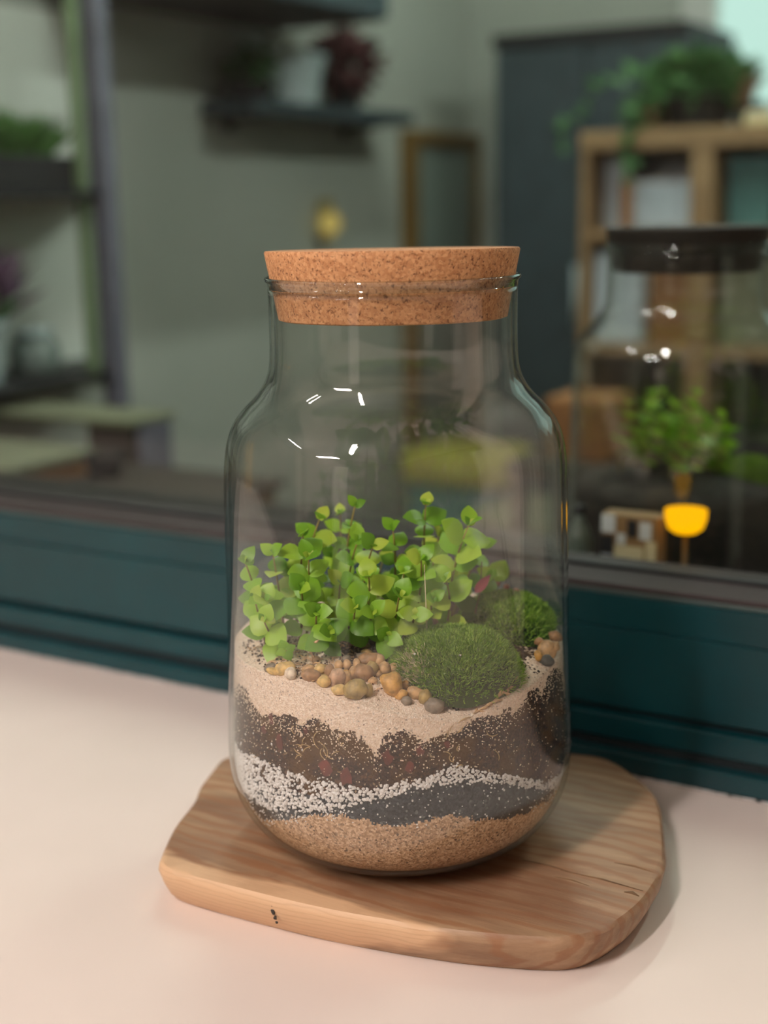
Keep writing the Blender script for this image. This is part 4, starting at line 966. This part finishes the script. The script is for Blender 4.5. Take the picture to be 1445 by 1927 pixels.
carton((-.79, 2.64, .47), (-.45, 2.86, .80), M['near_black'], 'large black box low in the wooden shelf unit')
carton((-1.03, 2.63, .47), (-.88, 2.85, .66), M['paperw'], 'white box on the third shelf of the wooden unit')
# trailing plant and neighbours on the shelf top
o = thing('trailing_plant', (-.87, 2.70, 1.388), 'large green plant with trailing stems in a black pot on the shelf unit', 'plant')
pot('pot', (-.87, 2.72, 1.388), .055, .070, .060, M['near_black'], o.name)
leafball('foliage', (-.865, 2.72, 1.478), (.095, .08, .038), 420, .045, M['dkgreen'], o.name)
leafball('bright_foliage', (-.88, 2.70, 1.508), (.060, .05, .018), 110, .035, M['grass'], o.name)
for pts, n_ in (([(-.92, 2.66, 1.46), (-.98, 2.64, 1.50), (-1.05, 2.63, 1.47), (-1.10, 2.62, 1.41), (-1.12, 2.62, 1.36)], 26), ([(-.90, 2.62, 1.45), (-.95, 2.59, 1.42), (-.965, 2.585, 1.35), (-.96, 2.585, 1.30)], 16)):
    st = MB().tube(pts, .002, 5).build('trailing_stem', M['dkgreen'], o.name)
    b = MB()
    for k in range(n_):
        t_ = k / n_ * (len(pts) - 1); i_ = int(t_); p = Vector(pts[i_]).lerp(Vector(pts[i_ + 1]), t_ - i_); x = Vector((random.gauss(0, 1), -abs(random.gauss(0, .6)), random.gauss(0, 1))).normalized(); y = x.orthogonal().normalized(); l = random.uniform(.02, .035)
        b.add([p, p + x * l * .4 + y * l * .35, p + x * l, p + x * l * .4 - y * l * .35], [(0, 1, 2), (0, 2, 3)])
    b.build('leaves', M['dkgreen'], st.name, smooth=False)['kind'] = 'stuff'
o = thing('clay_pot', (-.955, 2.68, 1.388), 'brown clay pot with ivy at the left end of the shelf top', 'pot')
pot('pot', (-.962, 2.72, 1.388), .026, .034, .052, M['clay'], o.name); leafball('ivy', (-.975, 2.69, 1.43), (.035, .03, .035), 90, .025, M['dkgreen'], o.name)
o = thing('dried_bunch', (-.78, 2.68, 1.388), 'bunch of pale dried stems right of the trailing plant', 'bunch')
pot('pot', (-.775, 2.74, 1.388), .024, .030, .048, M['dark_wood'], o.name); tuft('stems', (-.79, 2.72, 1.43), .02, .02, .085, 110, M['clay'], o.name, .005, .3)
o = thing('paper_packet', (-.72, 2.65, 1.388), 'small pale paper packet on the shelf top, right of the plants', 'packet')
boxo('packet', (-.755, 2.63, 1.388), (-.705, 2.66, 1.412), M['p_cream'], o.name, .004); boxo('fold', (-.750, 2.632, 1.412), (-.710, 2.658, 1.416), M['paperw'], o.name, 0)
o = thing('grey_cloth_roll', (-.66, 2.66, 1.388), 'rolled grey-violet cloth beside the paper packet', 'cloth')
MB().tube([(-.695, 2.66, 1.402), (-.60, 2.67, 1.402)], .014, 16).build('roll', M['post'], o.name); MB().tube([(-.65, 2.664, 1.402), (-.645, 2.6645, 1.402)], .0148, 16).build('band', M['near_black'], o.name)
# things low down, seen through the jar
o = thing('olive_pouffe', (-1.48, 2.9, 0), 'olive-yellow padded seat block in front of the mirror', 'seat')
boxo('cushion', (-1.62, 2.80, .60), (-1.34, 3.06, .675), M['yel'], o.name, .03); boxo('base', (-1.60, 2.82, .04), (-1.36, 3.04, .60), M['tealb'], o.name, .01)
for x in (-1.59, -1.39):
    for y in (2.83, 3.01): boxo('foot', (x, y, 0), (x + .02, y + .02, .04), M['dark_wood'], o.name, 0)
o = thing('olive_chest', (-1.2, 2.75, 0), 'low olive chest between the seat block and the wooden shelf', 'chest')
boxo('body', (-1.33, 2.62, .02), (-1.10, 2.9, .56), M['yel'], o.name, .006); boxo('lid', (-1.335, 2.615, .56), (-1.095, 2.905, .585), M['sage'], o.name, .004); boxo('base', (-1.32, 2.63, 0), (-1.11, 2.89, .02), M['near_black'], o.name, 0)
carton((-.93, 2.12, .83), (-.82, 2.25, .93), M['carton'], 'brown carton on the stool behind the reflected jar')
o = thing('wooden_stool', (-.87, 2.18, 0), 'dark wooden stool carrying a brown carton', 'stool')
boxo('seat', (-.98, 2.07, .80), (-.76, 2.29, .83), M['dark_wood'], o.name, .006)
for x in (-.97, -.79):
    for y in (2.08, 2.26): boxo('leg', (x, y, 0), (x + .02, y + .02, .80), M['dark_wood'], o.name, .002)
